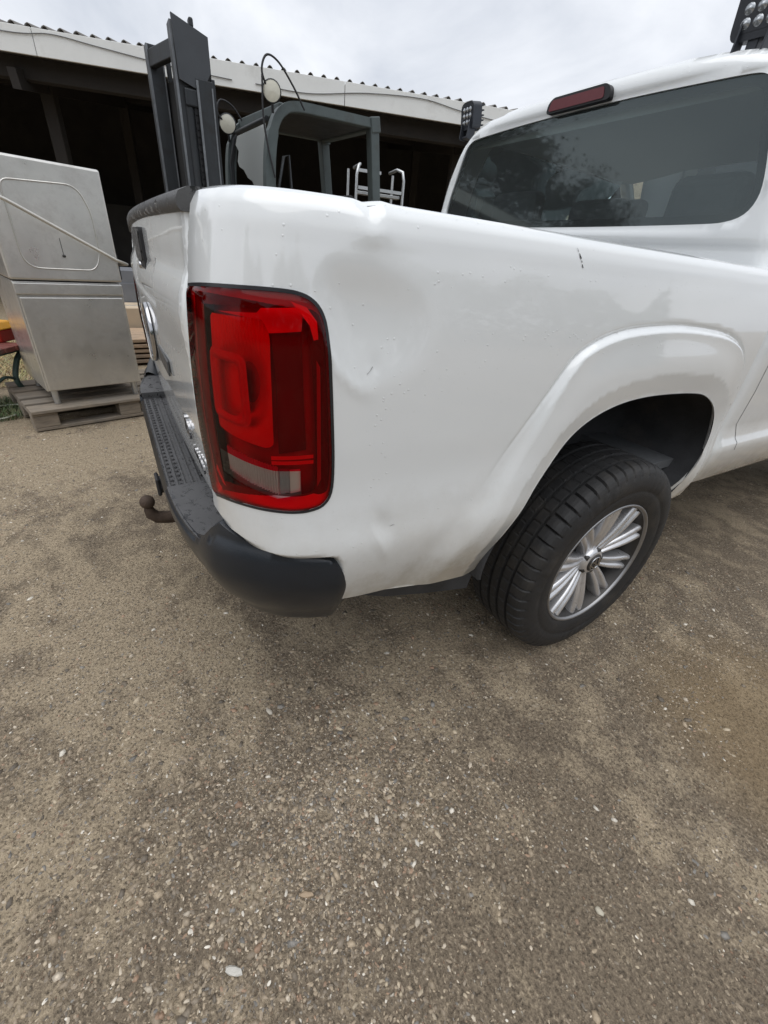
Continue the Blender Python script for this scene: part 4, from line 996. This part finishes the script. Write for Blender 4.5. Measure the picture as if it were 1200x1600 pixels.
# ------------------------------------------------------------------ forklift behind the truck
MT['fork']=simple('forklift_grey_green',(.085,.105,.105),.55,.1,.2,7,.2,60,dirt=((.06,.05,.04),8,.55,.6))
MT['mast']=simple('mast_steel',(.040,.044,.048),.5,.45,.25,9,.25,60,sc3=(1,1,.1),dirt=((.03,.028,.026),8,.5,.6))
MT['worn']=simple('worn_bright_steel',(.20,.21,.22),.45,.7,.3,12)
MT['mastplate']=simple('mast_plate',(.060,.066,.074),.5,.2,.15,6)
MT['chain']=simple('oily_chain',(.025,.025,.026),.4,.6,.3,30)
MT['worklens']=simple('old_lamp_glass',(.62,.60,.50),.2,0,.08,20,coat=.5)
MT['dirtyglass']=glassmat('dusty_screen',(.72,.80,.82),rough=.08,ior=1.6,haze=.75)
MT['rubber']=simple('old_rubber',(.02,.02,.02),.8)
def build_forklift():
    O=Vector((-2.79,.05,0)); X=Vector((.992,.124,0)); Y=Vector((-.124,.992,0)); Z=Vector((0,0,1))
    t=empty('forklift',O); tag(t,'old grey green forklift with tall mast and open cab behind the truck','forklift')
    def B(mb,nm,mt,par=None,**k):
        o=mb.build(nm,mt,par or t,**k); o.matrix_parent_inverse=Matrix.Translation(-O); return o
    g=lambda x,y,z:O+X*x+Y*y+Z*z
    # cab frame: near and far side hoops with rounded front shoulder
    for x in (0,-.88):
        pts=[(0,.0,1.02),(0,.01,1.55),(0,.03,1.86),(0,.075,2.04),(0,.15,2.135),(0,.27,2.178),(0,.60,2.20),(0,1.02,2.222)]
        P=[g(x,b,c) for a,b,c in pts]
        mb=MB()
        inn=catmull([tuple(q) for q in P],5)
        wv=X*.038; rows=[[],[],[],[]]
        for i,q in enumerate(inn):
            q=Vector(q); a=Vector(inn[max(0,i-1)]); b=Vector(inn[min(len(inn)-1,i+1)]); d=(b-a).normalized(); n_=X.cross(d).normalized()
            wdt=.042 if q.z<2.0 else .034
            for r,(u,v) in zip(rows,((1,1),(1,-1),(-1,-1),(-1,1))): r.append(q+wv*u+n_*v*wdt)
        mb.grid(rows+[rows[0]],smooth=False); B(mb,'cab_hoop',MT['fork'],bevel=.008)
        B(MB().beam(g(x,1.02,2.232),g(x,1.17,1.0),.085,.09,upv=tuple(Y)),'rear_post',MT['fork'],bevel=.008)
        B(MB().beam(g(x,.98,2.205),g(x,1.075,2.225),.10,.11),'corner_gusset',MT['fork'],bevel=.008)
    B(MB().beam(g(.0,.16,2.15),g(-.88,.16,2.15),.07,.07),'roof_crossbar',MT['fork'],bevel=.008)
    B(MB().beam(g(.0,1.02,2.21),g(-.88,1.02,2.21),.07,.07),'roof_crossbar',MT['fork'],bevel=.008)
    B(MB().hexa([g(-.02,.20,2.155),g(-.02,1.0,2.19),g(-.86,1.0,2.19),g(-.86,.20,2.155),g(-.02,.20,2.175),g(-.02,1.0,2.21),g(-.86,1.0,2.21),g(-.86,.20,2.175)]),'roof_plate',MT['mast'])
    # front screen frame and its broken pane
    B(MB().tube([g(-.83,.02,1.1),g(-.83,.02,1.85),g(-.78,.05,2.02),g(-.70,.09,2.09)],.022,8),'screen_frame',MT['mast'])
    B(MB().tube([g(-.10,.06,2.085),g(-.80,.06,2.065)],.020,8),'screen_frame',MT['mast'])
    pl=[(-.09,2.05),(-.70,2.035),(-.755,1.98),(-.69,1.93),(-.73,1.86),(-.70,1.82),(-.60,1.79),(-.52,1.73),(-.42,1.70),(-.36,1.64),(-.22,1.58),(-.10,1.50)]
    B(MB().prism(pl,g(0,.04,0),X,Z,Y,.006),'broken_windscreen',MT['dirtyglass'])
    # body, counterweight, seat, wheel, levers
    B(MB().hexa([g(.10,-.15,.25),g(.10,1.0,.25),g(-.98,1.0,.25),g(-.98,-.15,.25),g(.08,-.10,1.05),g(.08,1.0,1.05),g(-.96,1.0,1.05),g(-.96,-.10,1.05)]),'chassis',MT['fork'],bevel=.03)
    B(MB().hexa([g(.12,1.0,.22),g(.12,1.95,.35),g(-1.0,1.95,.35),g(-1.0,1.0,.22),g(.10,1.0,1.12),g(.02,1.85,1.05),g(-.90,1.85,1.05),g(-.98,1.0,1.12)]),'counterweight',MT['fork'],bevel=.06,seg=3)
    B(MB().box(g(-.44,.62,1.12),(.50,.48,.14),(X,Y,Z)),'seat',MT['rubber'],bevel=.04)
    B(MB().hexa([g(-.20,.83,1.15),g(-.20,.95,1.15),g(-.68,.95,1.15),g(-.68,.83,1.15),g(-.24,.96,1.72),g(-.24,1.04,1.72),g(-.64,1.04,1.72),g(-.64,.96,1.72)]),'seat_back',MT['rubber'],bevel=.04)
    B(MB().tube([g(-.44+.17*math.cos(a*math.pi/12),.33+.10*math.sin(a*math.pi/12),1.42+.13*math.sin(a*math.pi/12)) for a in range(24)],.014,6,closed=True),'steering_wheel',MT['rubber'])
    B(MB().tube([g(-.44,.15,1.05),g(-.44,.33,1.42)],.022,8),'steering_column',MT['mast'])
    for k in range(3): B(MB().tube([g(-.12-.06*k,.22,1.05),g(-.10-.06*k,.27,1.62),g(-.10-.06*k,.27,1.66)],[.007,.007,.015],6),'lever',MT['mast'])
    B(MB().tube([g(-.02,.10,1.62),g(-.04,.17,1.86),g(-.05,.22,1.88),g(-.05,.25,1.5)],.012,6),'grab_rail',MT['mast'])
    for x in (.12,-1.0):
        for y,r in ((.12,.34),(1.55,.28)): B(MB().lathe([(-.10,.12),(-.11,r*.8),(-.08,r),(.08,r),(.11,r*.8),(.10,.12),(.06,.02)],g(x-.03*(1 if x>0 else -1),y,r),tuple(X*(1 if x>0 else -1)),36),'wheel',MT['rubber'])
    # mast: near upright of nested channels with the lift chain, far upright, cross heads
    def chan(p_,z0,z1,wx,wy,nm,mt,fl=.016):
        mb=MB()
        mb.box(p_+Z*((z0+z1)/2),(wx,fl,z1-z0)); mb.box(p_+Vector((0,wy/2,(z0+z1)/2)),(fl,wy,z1-z0)); 
        return mb
    mA=Vector((-2.935,-.545,0)); mB=Vector((-2.895,-.47,0)); mF=Vector((-3.42,-.655,0))
    for p_,z1,nm in ((mA,2.475,'mast_channel'),(mF,2.445,'mast_channel'),(mB+Vector((0,.055,0)),2.20,'mast_channel')):
        mb=MB()
        mb.box(p_+Z*((.15+z1)/2),(.11,.022,z1-.15)); mb.box(p_+Vector((.045,.055,(.15+z1)/2)),(.020,.10,z1-.15)); mb.box(p_+Vector((-.045,.055,(.15+z1)/2)),(.020,.10,z1-.15))
        B(mb,nm,MT['mast'],bevel=.003,seg=1)
    for p_,z1 in ((mA,2.47),(mF,2.44),(mB+Vector((0,.055,0)),2.19)):
        B(MB().box(p_+Vector((.057,-.004,(.2+z1)/2)),(.006,.016,z1-.2)),'running_surface',MT['worn'])
        B(MB().box(p_+Vector((.0565,.098,(.2+z1)/2)),(.005,.010,z1-.25)),'running_surface',MT['worn'])
        for zz in (1.80,2.08) if p_ is mA else (): B(MB().lathe([(0,.011),(.008,.010),(.009,.0001)],p_+Vector((.055,.05,zz)),(1,0,0),8,False),'bolt',MT['worn'])
    # inner rails a little behind, lower head on the far one
    B(MB().box(mF+Vector((.02,.14,1.25)),(.06,.03,2.28)),'inner_rail',MT['mast'],bevel=.004)
    B(MB().box(mA+Vector((.03,.245,1.25)),(.05,.03,1.95)),'inner_rail',MT['mast'],bevel=.004)
    B(MB().box(mA+Vector((.05,.13,2.485)),(.06,.03,.05)),'mast_tip',MT['mast'],bevel=.01)
    B(MB().beam(mF+Vector((-.05,.10,1.2)),mA+Vector((-.06,.16,1.2)),.03,2.1),'hose_screen',MT['rubber'])
    B(MB().box(mA+Vector((-.03,.15,1.2)),(.05,.20,2.2)),'inner_mast_web',MT['rubber'])
    # plate over the chain wheel
    B(MB().prism([(-.065,2.175),(.035,2.145),(.125,2.20),(.155,2.25),(.155,2.43),(-.075,2.50)],mB+Vector((.03,0,0)),(0,1,0),Z,(1,0,0),.02),'chain_guard',MT['mastplate'],bevel=.004)
    B(MB().box(mB+Vector((.02,.06,2.09)),(.05,.20,.10)),'cylinder_head',MT['mast'],bevel=.01)
    B(MB().tube([mB+Vector((0,-.01,.2)),mB+Vector((0,-.01,2.05))],.035,12),'lift_cylinder',MT['mast'])
    c_=empty('lift_chain'); c_.parent=t
    for i in range(22):
        zz=2.44-.042*i; p_=mA+Vector((.06,.115,zz))
        mb=MB(); mb.prism(rounded([(-.022,-.024),(.022,-.024),(.022,.024),(-.022,.024)],.012),p_,(0,1,0),Z,(1,0,0),.008); mb.tube([p_+Vector((-.005,-.035,.0)),p_+Vector((-.005,.035,0))],.010,6)
        B(mb,'chain_link',MT['chain'],c_)
    for z in (.35,1.25,2.36): B(MB().beam(mA+Vector((-.05,.02,z)),mF+Vector((.05,.02,z)),.05,.10),'mast_crossbar',MT['mast'],bevel=.006)
    for k in range(2): B(MB().tube([mB+Vector((.02+.02*k,.10+.03*k,2.05)),mB+Vector((.03,.13+.03*k,1.8)),mB+Vector((.02,.12+.03*k,1.2)),mB+Vector((0,.2,.9))],.010,6),'hydraulic_hose',MT['rubber'])
    for k in (.15,-.40):
        B(MB().hexa([g(k-.25,-.72,.08),g(k-.13,-.72,.08),g(k-.13,-1.0,.06),g(k-.25,-1.0,.06),g(k-.25,-.72,.13),g(k-.13,-.72,.13),g(k-.13,-1.0,.075),g(k-.25,-1.0,.075)]),'fork_tine',MT['mast'])
    B(MB().box(g(-.25,-.70,.45),(.9,.05,.45),(X,Y,Z)),'fork_carriage',MT['mast'],bevel=.01)
    # round work lamps on the front corners with looping leads
    def lamp(c,lead,r,ax):
        l_=empty('round_lamp'); l_.parent=t; ax=Vector(ax).normalized(); c=Vector(c)
        B(MB().lathe([(.05,.0001),(.045,r*.5),(.02,r*.92),(0,r),(-.008,r)],c,tuple(-ax),28),'lamp_shell',MT['mast'],l_)
        B(MB().lathe([(.008,r*.97),(.013,r*.7),(.016,.0001)],c,tuple(ax),28),'lamp_glass',MT['worklens'],l_)
        B(MB().lathe([(.0,r*1.03),(.010,r*1.03),(.011,r*.93)],c,tuple(ax),28),'lamp_rim',MT['mast'],l_)
        B(MB().tube([c+Z*(-r),c+Z*(-r-.05)-ax*.02],.010,6),'lamp_stem',MT['mast'],l_)
        B(MB().tube(catmull([tuple(q) for q in lead],8),.0075,6),'lamp_lead',MT['cable_dark'],l_)
    ax=(X*.86-Y*.50)
    c1=g(.06,.04,2.215); lamp(c1,[c1-X*.02-Y*.02,c1+Vector((0,-.07,.10)),c1+Vector((0,-.03,.19)),c1+Vector((0,.06,.17)),c1+Vector((0,.17,.06)),c1+Vector((0,.26,-.06))],.068,ax)
    c2=g(-.80,.0,2.12); lamp(c2,[c2-X*.02,c2+Vector((0,-.08,.06)),c2+Vector((0,-.05,.15)),c2+Vector((0,.05,.13)),c2+Vector((0,.15,.02)),c2+Vector((0,.25,-.12))],.072,ax)
    B(MB().tube(catmull([tuple(q) for q in (c1+Vector((0,-.07,.08)),c1+Vector((0,-.075,-.15)),c1+Vector((0,-.05,-.32)),c1+Vector((0,.0,-.52)))],6),.007,6),'lamp_lead',MT['cable_dark'])
MT['cable_dark']=simple('black_cable',(.02,.02,.022),.6)
build_forklift()
# ------------------------------------------------------------------ aluminium step with handrails behind the forklift
MT['alu']=simple('aluminium',(.55,.56,.56),.38,.9,.1,12)
def build_steps():
    O=Vector((-3.99,1.75,0)); D=Vector((.22,.975,0)).normalized(); F=Vector((D.y,-D.x,0)); Z=Vector((0,0,1))
    t=empty('platform_steps',O); tag(t,'aluminium platform steps with curved handrails seen through the forklift cab','steps')
    def B(mb,nm,**k):
        o=mb.build(nm,MT['alu'],t,**k); o.matrix_parent_inverse=Matrix.Translation(-O); return o
    for s in (-.27,.31):
        b=O+D*s
        B(MB().tube([b,b+Z*2.02,b+Z*2.10+D*.02*(1 if s<0 else -1),b+Z*2.13+D*.06*(1 if s<0 else -1)-F*.1,b+Z*2.13+D*.06*(1 if s<0 else -1)-F*.4],.017,8),'handrail')
        B(MB().tube([b-F*.45,b-F*.45+Z*2.12],.017,8),'handrail_post')
    for i in range(8): B(MB().box(O+D*.02+Z*(.24*(i+1)-.06)-F*.1,(.54,.10,.03),(D,F,Z)),'tread',bevel=.004)
    B(MB().beam(O+D*-.25+Z*1.90,O+D*.29+Z*1.90,.03,.03),'tie_bar')
    B(MB().beam(O+D*-.25+Z*2.06,O+D*.02+Z*2.06,.03,.03),'tie_bar')
build_steps()
# ------------------------------------------------------------------ pallet with steel dishwasher
def woodmat(name,c,sc3):
    m_,n,l,b,o=newmat(name)
    x=tnode(n,l,'ShaderNodeTexNoise',9,7,.65,sc3=sc3,dist=.4); r=ramp(n,l,x.outputs['Fac'],[(.25,tuple(q*.55 for q in c)),(.5,c),(.75,tuple(q*1.35 for q in c))])
    y=tnode(n,l,'ShaderNodeTexNoise',4,5,.6); f=ramp(n,l,y.outputs['Fac'],[(.45,0),(.7,.55)]); cc=mixc(n,l,f.outputs[0],r.outputs[0],(.16,.15,.135)); l(cc.outputs[0],b.inputs['Base Color']); b.inputs['Roughness'].default_value=.85
    bump(n,l,b,x.outputs['Fac'],.4,.004); return m_
MT['pallet']=woodmat('weathered_pallet_wood',(.235,.195,.15),(1.2,9,9))
MT['plank']=woodmat('sawn_plank_wood',(.42,.30,.20),(9,1.5,9))
PA=Vector((-1.97,-1.87,0)); PU=Vector((-.278,.961,0)).normalized(); PV=Vector((-PU.y,PU.x,0)); PZ=Vector((0,0,1))
def pl(u,v,z): return PA+PU*u+PV*v+PZ*z
PROT=math.atan2(PU.y,PU.x)
def build_pallet(loc,rz,label,z0=0,group=None):
    t=empty('wooden_pallet',loc,rz); t.location.z=z0; tag(t,label,'pallet',group)
    for v in (.05,.22,.40,.58,.75): MB().box((.60,v,.133),(1.2,.10 if v not in (.05,.40,.75) else .145,.022)).build('top_board',MT['pallet'],t,.003,1)
    for u in (.0725,.60,1.1275): MB().box((u,.40,.111),(.145,.80,.022)).build('cross_board',MT['pallet'],t,.003,1)
    for u in (.0725,.60,1.1275):
        for v in (.05,.40,.75): MB().box((u,v,.061),(.145,.10 if v!=.4 else .145,.078)).build('block',MT['pallet'],t,.004,1)
    for v in (.05,.40,.75): MB().box((.60,v,.011),(1.2,.10,.022)).build('bottom_board',MT['pallet'],t,.003,1)
    return t
build_pallet(PA,PROT,'weathered wooden pallet under the steel dishwasher')
def mat_steel():
    m_,n,l,b,o=newmat('brushed_steel')
    x=tnode(n,l,'ShaderNodeTexNoise',2.2,6,.6); r=ramp(n,l,x.outputs['Fac'],[(.3,(.60,.59,.56)),(.7,(.76,.745,.70))])
    d=tnode(n,l,'ShaderNodeTexNoise',5,7,.7); f=ramp(n,l,d.outputs['Fac'],[(.5,0),(.75,.45)]); cc=mixc(n,l,f.outputs[0],r.outputs[0],(.24,.215,.19)); l(cc.outputs[0],b.inputs['Base Color'])
    b.inputs['Metallic'].default_value=.82; rr=ramp(n,l,d.outputs['Fac'],[(.3,.24),(.7,.46)]); l(rr.outputs[0],b.inputs['Roughness'])
    y=tnode(n,l,'ShaderNodeTexNoise',30,4,.6,sc3=(30,30,.6)); b1=bump(n,l,b,y.outputs['Fac'],.08,.002); z=tnode(n,l,'ShaderNodeTexNoise',3.5,3,.5); bump(n,l,b,z.outputs['Fac'],.25,.02,b1)
    return m_
MT['steel']=mat_steel()
def build_dishwasher():
    t=empty('dishwasher',pl(.135,.045,.144),PROT); tag(t,'tall stainless steel hood dishwasher standing on a wooden pallet','dishwasher')
    W,D=.597,.62; z=lambda q:q-.144
    def bx(u0,u1,v0,v1,z0,z1,nm,mt='steel',bv=.006): return MB().box(((u0+u1)/2,(v0+v1)/2,(z(z0)+z(z1))/2),(u1-u0,v1-v0,z1-z0)).build(nm,MT[mt],t,bv,2)
    bx(0,W,.012,D,.24,.905,'lower_case'); 
    bx(.012,W-.012,0,.02,.245,.818,'lower_door')
    bx(0,W,-.004,.03,.832,.898,'control_strip')
    hood=bx(-.006,W+.006,-.008,D+.01,.912,1.52,'hood',bv=.012)
    # pressed rounded outline on the hood
    O=rounded([(.085,.978),(.46,.978),(.505,1.07),(.505,1.30),(.455,1.425),(.085,1.405)],[.09,.07,.05,.05,.08,.05],7)
    n=len(O); mb=MB(); mb.tube([(q[0],-.009,z(q[1])) for q in O],.0045,6,closed=True); mb.build('pressed_bead',MT['steel'],t)
    MB().lathe([(0,.008),(.012,.008),(.014,.005),(.014,.0001)],(.30,-.008,z(1.05)),(0,-1,0),14).build('knob',MT['alloy_dark'],t)
    MB().box((.30,-.0085,z(1.10)),(.003,.003,.09)).build('drip_mark',MT['alloy_dark'],t)
    for u in (.045,W-.045):
        for v in (.05,D-.05): MB().tube([(u,v,z(.146)),(u,v,z(.242))],[.019,.022],12).build('foot',MT['alu'],t)
    # lifting bar of the hood: rises across the front from its pivot on the right flank
    MB().tube([(W+.020,.09,z(1.02)),(W+.050,-.03,z(1.025)),(W-.02,-.05,z(1.048)),(.05,-.255,z(1.300)),(-.16,-.34,z(1.375))],[.010,.010,.0095,.0095,.0095],8).build('lifting_bar',MT['alu_pale'],t)
    MB().box((W+.018,.08,z(1.0)),(.022,.06,.15)).build('bar_bracket',MT['dark'],t,.005)
MT['alu_pale']=simple('pale_metal',(.72,.70,.64),.35,.5,.08,12)
build_dishwasher()
# ------------------------------------------------------------------ garden bench at the left edge
MT['benchwood']=simple('red_brown_bench_paint',(.20,.055,.042),.6,0,.35,9,.3,40,dirt=((.11,.09,.07),7,.5,.7))
MT['castiron']=simple('green_cast_iron',(.05,.085,.075),.6,.2,.3,14,.3,60)
def build_bench():
    t=empty('garden_bench',(-2.66,-1.915,0),R(-118)); tag(t,'park bench with red brown slats and green iron legs left of the dishwasher','bench')
    for y in (.02,.13,.24,.35): MB().box((.72,y,.425),(1.5,.095,.035)).build('seat_slat',MT['benchwood'],t,.006)
    for k in range(3): MB().box((.72,.43+.035*k,.53+.13*k),(1.5,.03,.095)).build('back_slat',MT['benchwood'],t,.006)
    for x in (.03,1.41):
        s_=empty('leg_frame'); s_.parent=t
        MB().tube(catmull([(x,.0,.0),(x,.03,.08),(x,.10,.20),(x,.04,.32),(x,-.03,.38),(x,.0,.405)],6),[.018]*31,8).build('leg',MT['castiron'],s_)
        MB().tube(catmull([(x,.42,.0),(x,.37,.10),(x,.33,.22),(x,.37,.34),(x,.42,.42),(x,.52,.85)],6),[.018]*31,8).build('leg',MT['castiron'],s_)
        MB().beam((x,-.02,.40),(x,.42,.40),.03,.03).build('seat_bearer',MT['castiron'],s_,.005)
        MB().tube(catmull([(x,.08,.20),(x,.2,.24),(x,.33,.20)],6),.011,6).build('stretcher',MT['castiron'],s_)
build_bench()
MT['redplastic']=simple('red_plastic',(.42,.035,.025),.45,0,.15,8); MT['yellowplastic']=simple('yellow_plastic',(.75,.36,.03),.45,0,.12,8)
def build_toolbox():
    t=empty('plastic_box',(-2.83,-2.10,.4425),R(-118)); tag(t,'red plastic box with a yellow lid lying on the bench','box')
    MB().hexa([Vector(q) for q in ((-.15,-.09,0),(.15,-.09,0),(.15,.09,0),(-.15,.09,0),(-.16,-.10,.085),(.16,-.10,.085),(.16,.10,.085),(-.16,.10,.085))]).build('tub',MT['redplastic'],t,.01)
    MB().hexa([Vector(q) for q in ((-.165,-.105,.085),(.165,-.105,.085),(.165,.105,.085),(-.165,.105,.085),(-.13,-.07,.135),(.13,-.07,.135),(.13,.07,.135),(-.13,.07,.135))]).build('lid',MT['yellowplastic'],t,.01)
    MB().tube([(-.06,0,.13),(-.06,0,.165),(.06,0,.165),(.06,0,.13)],.009,6).build('handle',MT['redplastic'],t)
build_toolbox()
o=MB().tube(catmull([(-2.62,-1.99,.022),(-2.72,-1.90,.05),(-2.82,-1.82,.16),(-2.92,-1.74,.24),(-3.05,-1.66,.26),(-3.15,-1.6,.15),(-3.2,-1.55,.03)],8),.024,10).build('drain_hose',simple('grey_hose',(.22,.22,.23),.5)); tag(o,'grey drain hose arching beside the bench leg','hose')
o=MB().tube(catmull([(-2.35,-2.02,.012),(-2.28,-2.10,.012),(-2.36,-2.22,.014),(-2.52,-2.22,.012),(-2.60,-2.10,.012),(-2.52,-1.99,.03),(-2.42,-1.98,.02)],8),.006,6).build('wire_loop',simple('pale_green_wire',(.40,.42,.34),.6)); tag(o,'pale wire loop lying on the ground under the bench','wire')
# ------------------------------------------------------------------ timber and boxes behind the dishwasher
def build_timber():
    t=empty('timber_stack',(-4.25,-1.12,0),R(8)); tag(t,'low stack of sawn planks between the dishwasher and the tailgate','timber stack')
    rr=random.Random(5)
    for i in range(5):
        for k in range(5): MB().box((-.30+.15*k+rr.uniform(-.006,.006),rr.uniform(-.05,.05),.03+.052*i),(.138,1.3,.032)).build('plank',MT['plank'],t,.003,1)
        if i<4:
            for yy in (-.45,.45): MB().box((0,yy,.056+.052*i),(.76,.05,.018)).build('spacer_batten',MT['plank'],t)
    t2=empty('cardboard_box',(-4.95,-1.0,0),R(12)); tag(t2,'pale cardboard box behind the plank stack','box')
    cb=simple('cardboard',(.52,.42,.30),.85,0,.1,6)
    MB().box((0,0,.23),(.5,.7,.46)).build('carton',cb,t2,.006); MB().box((0,0,.4605),(.07,.71,.003)).build('tape',MT['alu_pale'],t2)
    MB().box((-.13,0,.464),(.24,.70,.004)).build('flap',cb,t2)
    t3=empty('metal_cabinet',(-5.6,-.9,0),R(20)); tag(t3,'grey metal cabinet in the shed behind the cardboard box','cabinet')
    gm=simple('grey_cabinet',(.22,.23,.25),.5,.2,.1,6)
    MB().box((0,0,.42),(.6,.9,.80)).build('case',gm,t3,.008); MB().box((.303,0,.56),(.012,.80,.24)).build('drawer_front',gm,t3,.004); MB().box((.303,0,.25),(.012,.80,.30)).build('drawer_front',gm,t3,.004)
    for zz in (.62,.33): MB().box((.318,0,zz),(.018,.16,.02)).build('drawer_pull',MT['alu'],t3,.003)
build_timber()
# ------------------------------------------------------------------ dry straw and grass tufts by the bench
def blades(name,label,cat,cx,cy,rx,ry,N,h,lay,cols,seed):
    rng=random.Random(seed); V=[];F=[];C=[]
    for i in range(N):
        a=rng.uniform(0,6.283); r=math.sqrt(rng.random()); x=cx+rx*r*math.cos(a); y=cy+ry*r*math.sin(a); d=rng.uniform(0,6.283); L_=h*rng.uniform(.5,1.2); q=lay*rng.uniform(.6,1.1)
        dx,dy=math.cos(d)*math.sin(q),math.sin(d)*math.sin(q); dz=math.cos(q); wx,wy=-math.sin(d)*.003,math.cos(d)*.003
        b=len(V); z0=-.012+(.07*rng.random()*(1-r) if lay>1 else 0)
        V+=[(x-wx,y-wy,z0),(x+wx,y+wy,z0),(x+dx*L_*.55+wx*.7,y+dy*L_*.55+wy*.7,z0+dz*L_*.6),(x+dx*L_*.55-wx*.7,y+dy*L_*.55-wy*.7,z0+dz*L_*.6),(x+dx*L_,y+dy*L_,z0+dz*L_*.85)]
        F+=[(b,b+1,b+2,b+3),(b+3,b+2,b+4)]; c=rng.choice(cols); C+=[(*[v*rng.uniform(.8,1.2) for v in c],1)]*5
    me=bpy.data.meshes.new(name); me.from_pydata(V,[],F); at=me.attributes.new('stone','FLOAT_COLOR','POINT'); at.data.foreach_set('color',[k for c in C for k in c]); me.update()
    o=from_mesh(name,me,MT['pebble']); tag(o,label,cat,kind='stuff')
blades('straw','dry yellow straw on the ground behind the bench','straw',-4.2,-2.35,1.0,.55,5000,.14,1.45,[(.42,.34,.16),(.50,.42,.22),(.34,.27,.13)],3)
blades('grass','thin green grass round the bench legs','grass',-2.55,-2.10,.28,.22,1500,.07,.8,[(.10,.15,.06),(.14,.19,.08),(.20,.22,.11)],4)
# ------------------------------------------------------------------ trees across the road, seen only as reflections in the rear window
MT['bark']=simple('bark',(.07,.055,.04),.9,0,.3,9,.5,40); MT['leaf']=simple('leaves',(.055,.085,.03),.6,0,.35,2)
def build_tree(loc,H,label,seed):
    rng=random.Random(seed); t=empty('broadleaf_tree',loc); tag(t,label,'tree')
    tr=MB(); tr.tube([(0,0,-.05),(.05,.03,H*.25),(-.04,.08,H*.5),(.06,.0,H*.8)],[.24,.18,.12,.04],10)
    tips=[]
    for i in range(13):
        z=H*rng.uniform(.26,.75); a=rng.uniform(0,6.28); l_=H*rng.uniform(.18,.34)*(1.15-z/H*.6); e_=(l_*math.cos(a),l_*math.sin(a),z+l_*.5); tr.tube([(0,0,z),(e_[0]*.5,e_[1]*.5,z+l_*.32),e_],[.07,.045,.015],6); tips+=[e_,(e_[0]*.6,e_[1]*.6,z+l_*.4)]
    tips.append((0,0,H*.85)); tr.build('trunk',MT['bark'],t)
    V=[];F=[]
    for c in tips:
        for k in range(420):
            d=Vector((rng.gauss(0,1),rng.gauss(0,1),rng.gauss(0,.8)))*H*.062; p_=Vector(c)+d; u=Vector((rng.gauss(0,1),rng.gauss(0,1),rng.gauss(0,1))).normalized()*.075; v=u.orthogonal().normalized()*.045
            b=len(V); V+=[p_-u,p_+v,p_+u,p_-v]; F.append((b,b+1,b+2,b+3))
    mb=MB(); mb.add(V,F); mb.build('crown',MT['leaf'],t,fix=False)
build_tree((-13.5,-11.5,0),7.2,'broadleaf tree reflected in the left of the rear window',1)
build_tree((-17.5,-12.0,0),8.0,'taller broadleaf tree behind the first, reflected in the rear window',2)
build_tree((-13.0,-15.5,0),6.4,'smaller broadleaf tree on the right of the reflected group',3)

# ------------------------------------------------------------------ unseen belt of trees added behind the camera so the paint mirrors a dark horizon
def build_belt():
    rng=random.Random(9); V=[];F=[]
    for i in range(16000):
        a=R(rng.uniform(30,172)); d=24+rng.gauss(0,1.6); top=5.2+1.6*math.sin(a*7)+1.1*math.sin(a*17+1)+.6*math.sin(a*41); z=top*rng.random()**.7
        p_=Vector((d*math.sin(a),d*math.cos(a),z)); u=Vector((rng.gauss(0,1),rng.gauss(0,1),rng.gauss(0,1))).normalized()*.26; v=u.orthogonal().normalized()*.17
        b=len(V); V+=[p_-u,p_+v,p_+u,p_-v]; F.append((b,b+1,b+2,b+3))
    o=MB().add(V,F).build('added_tree_belt',MT['leaf'],fix=False); tag(o,'unseen belt of trees added as a dark horizon for the paint to mirror','trees',kind='stuff')
build_belt()
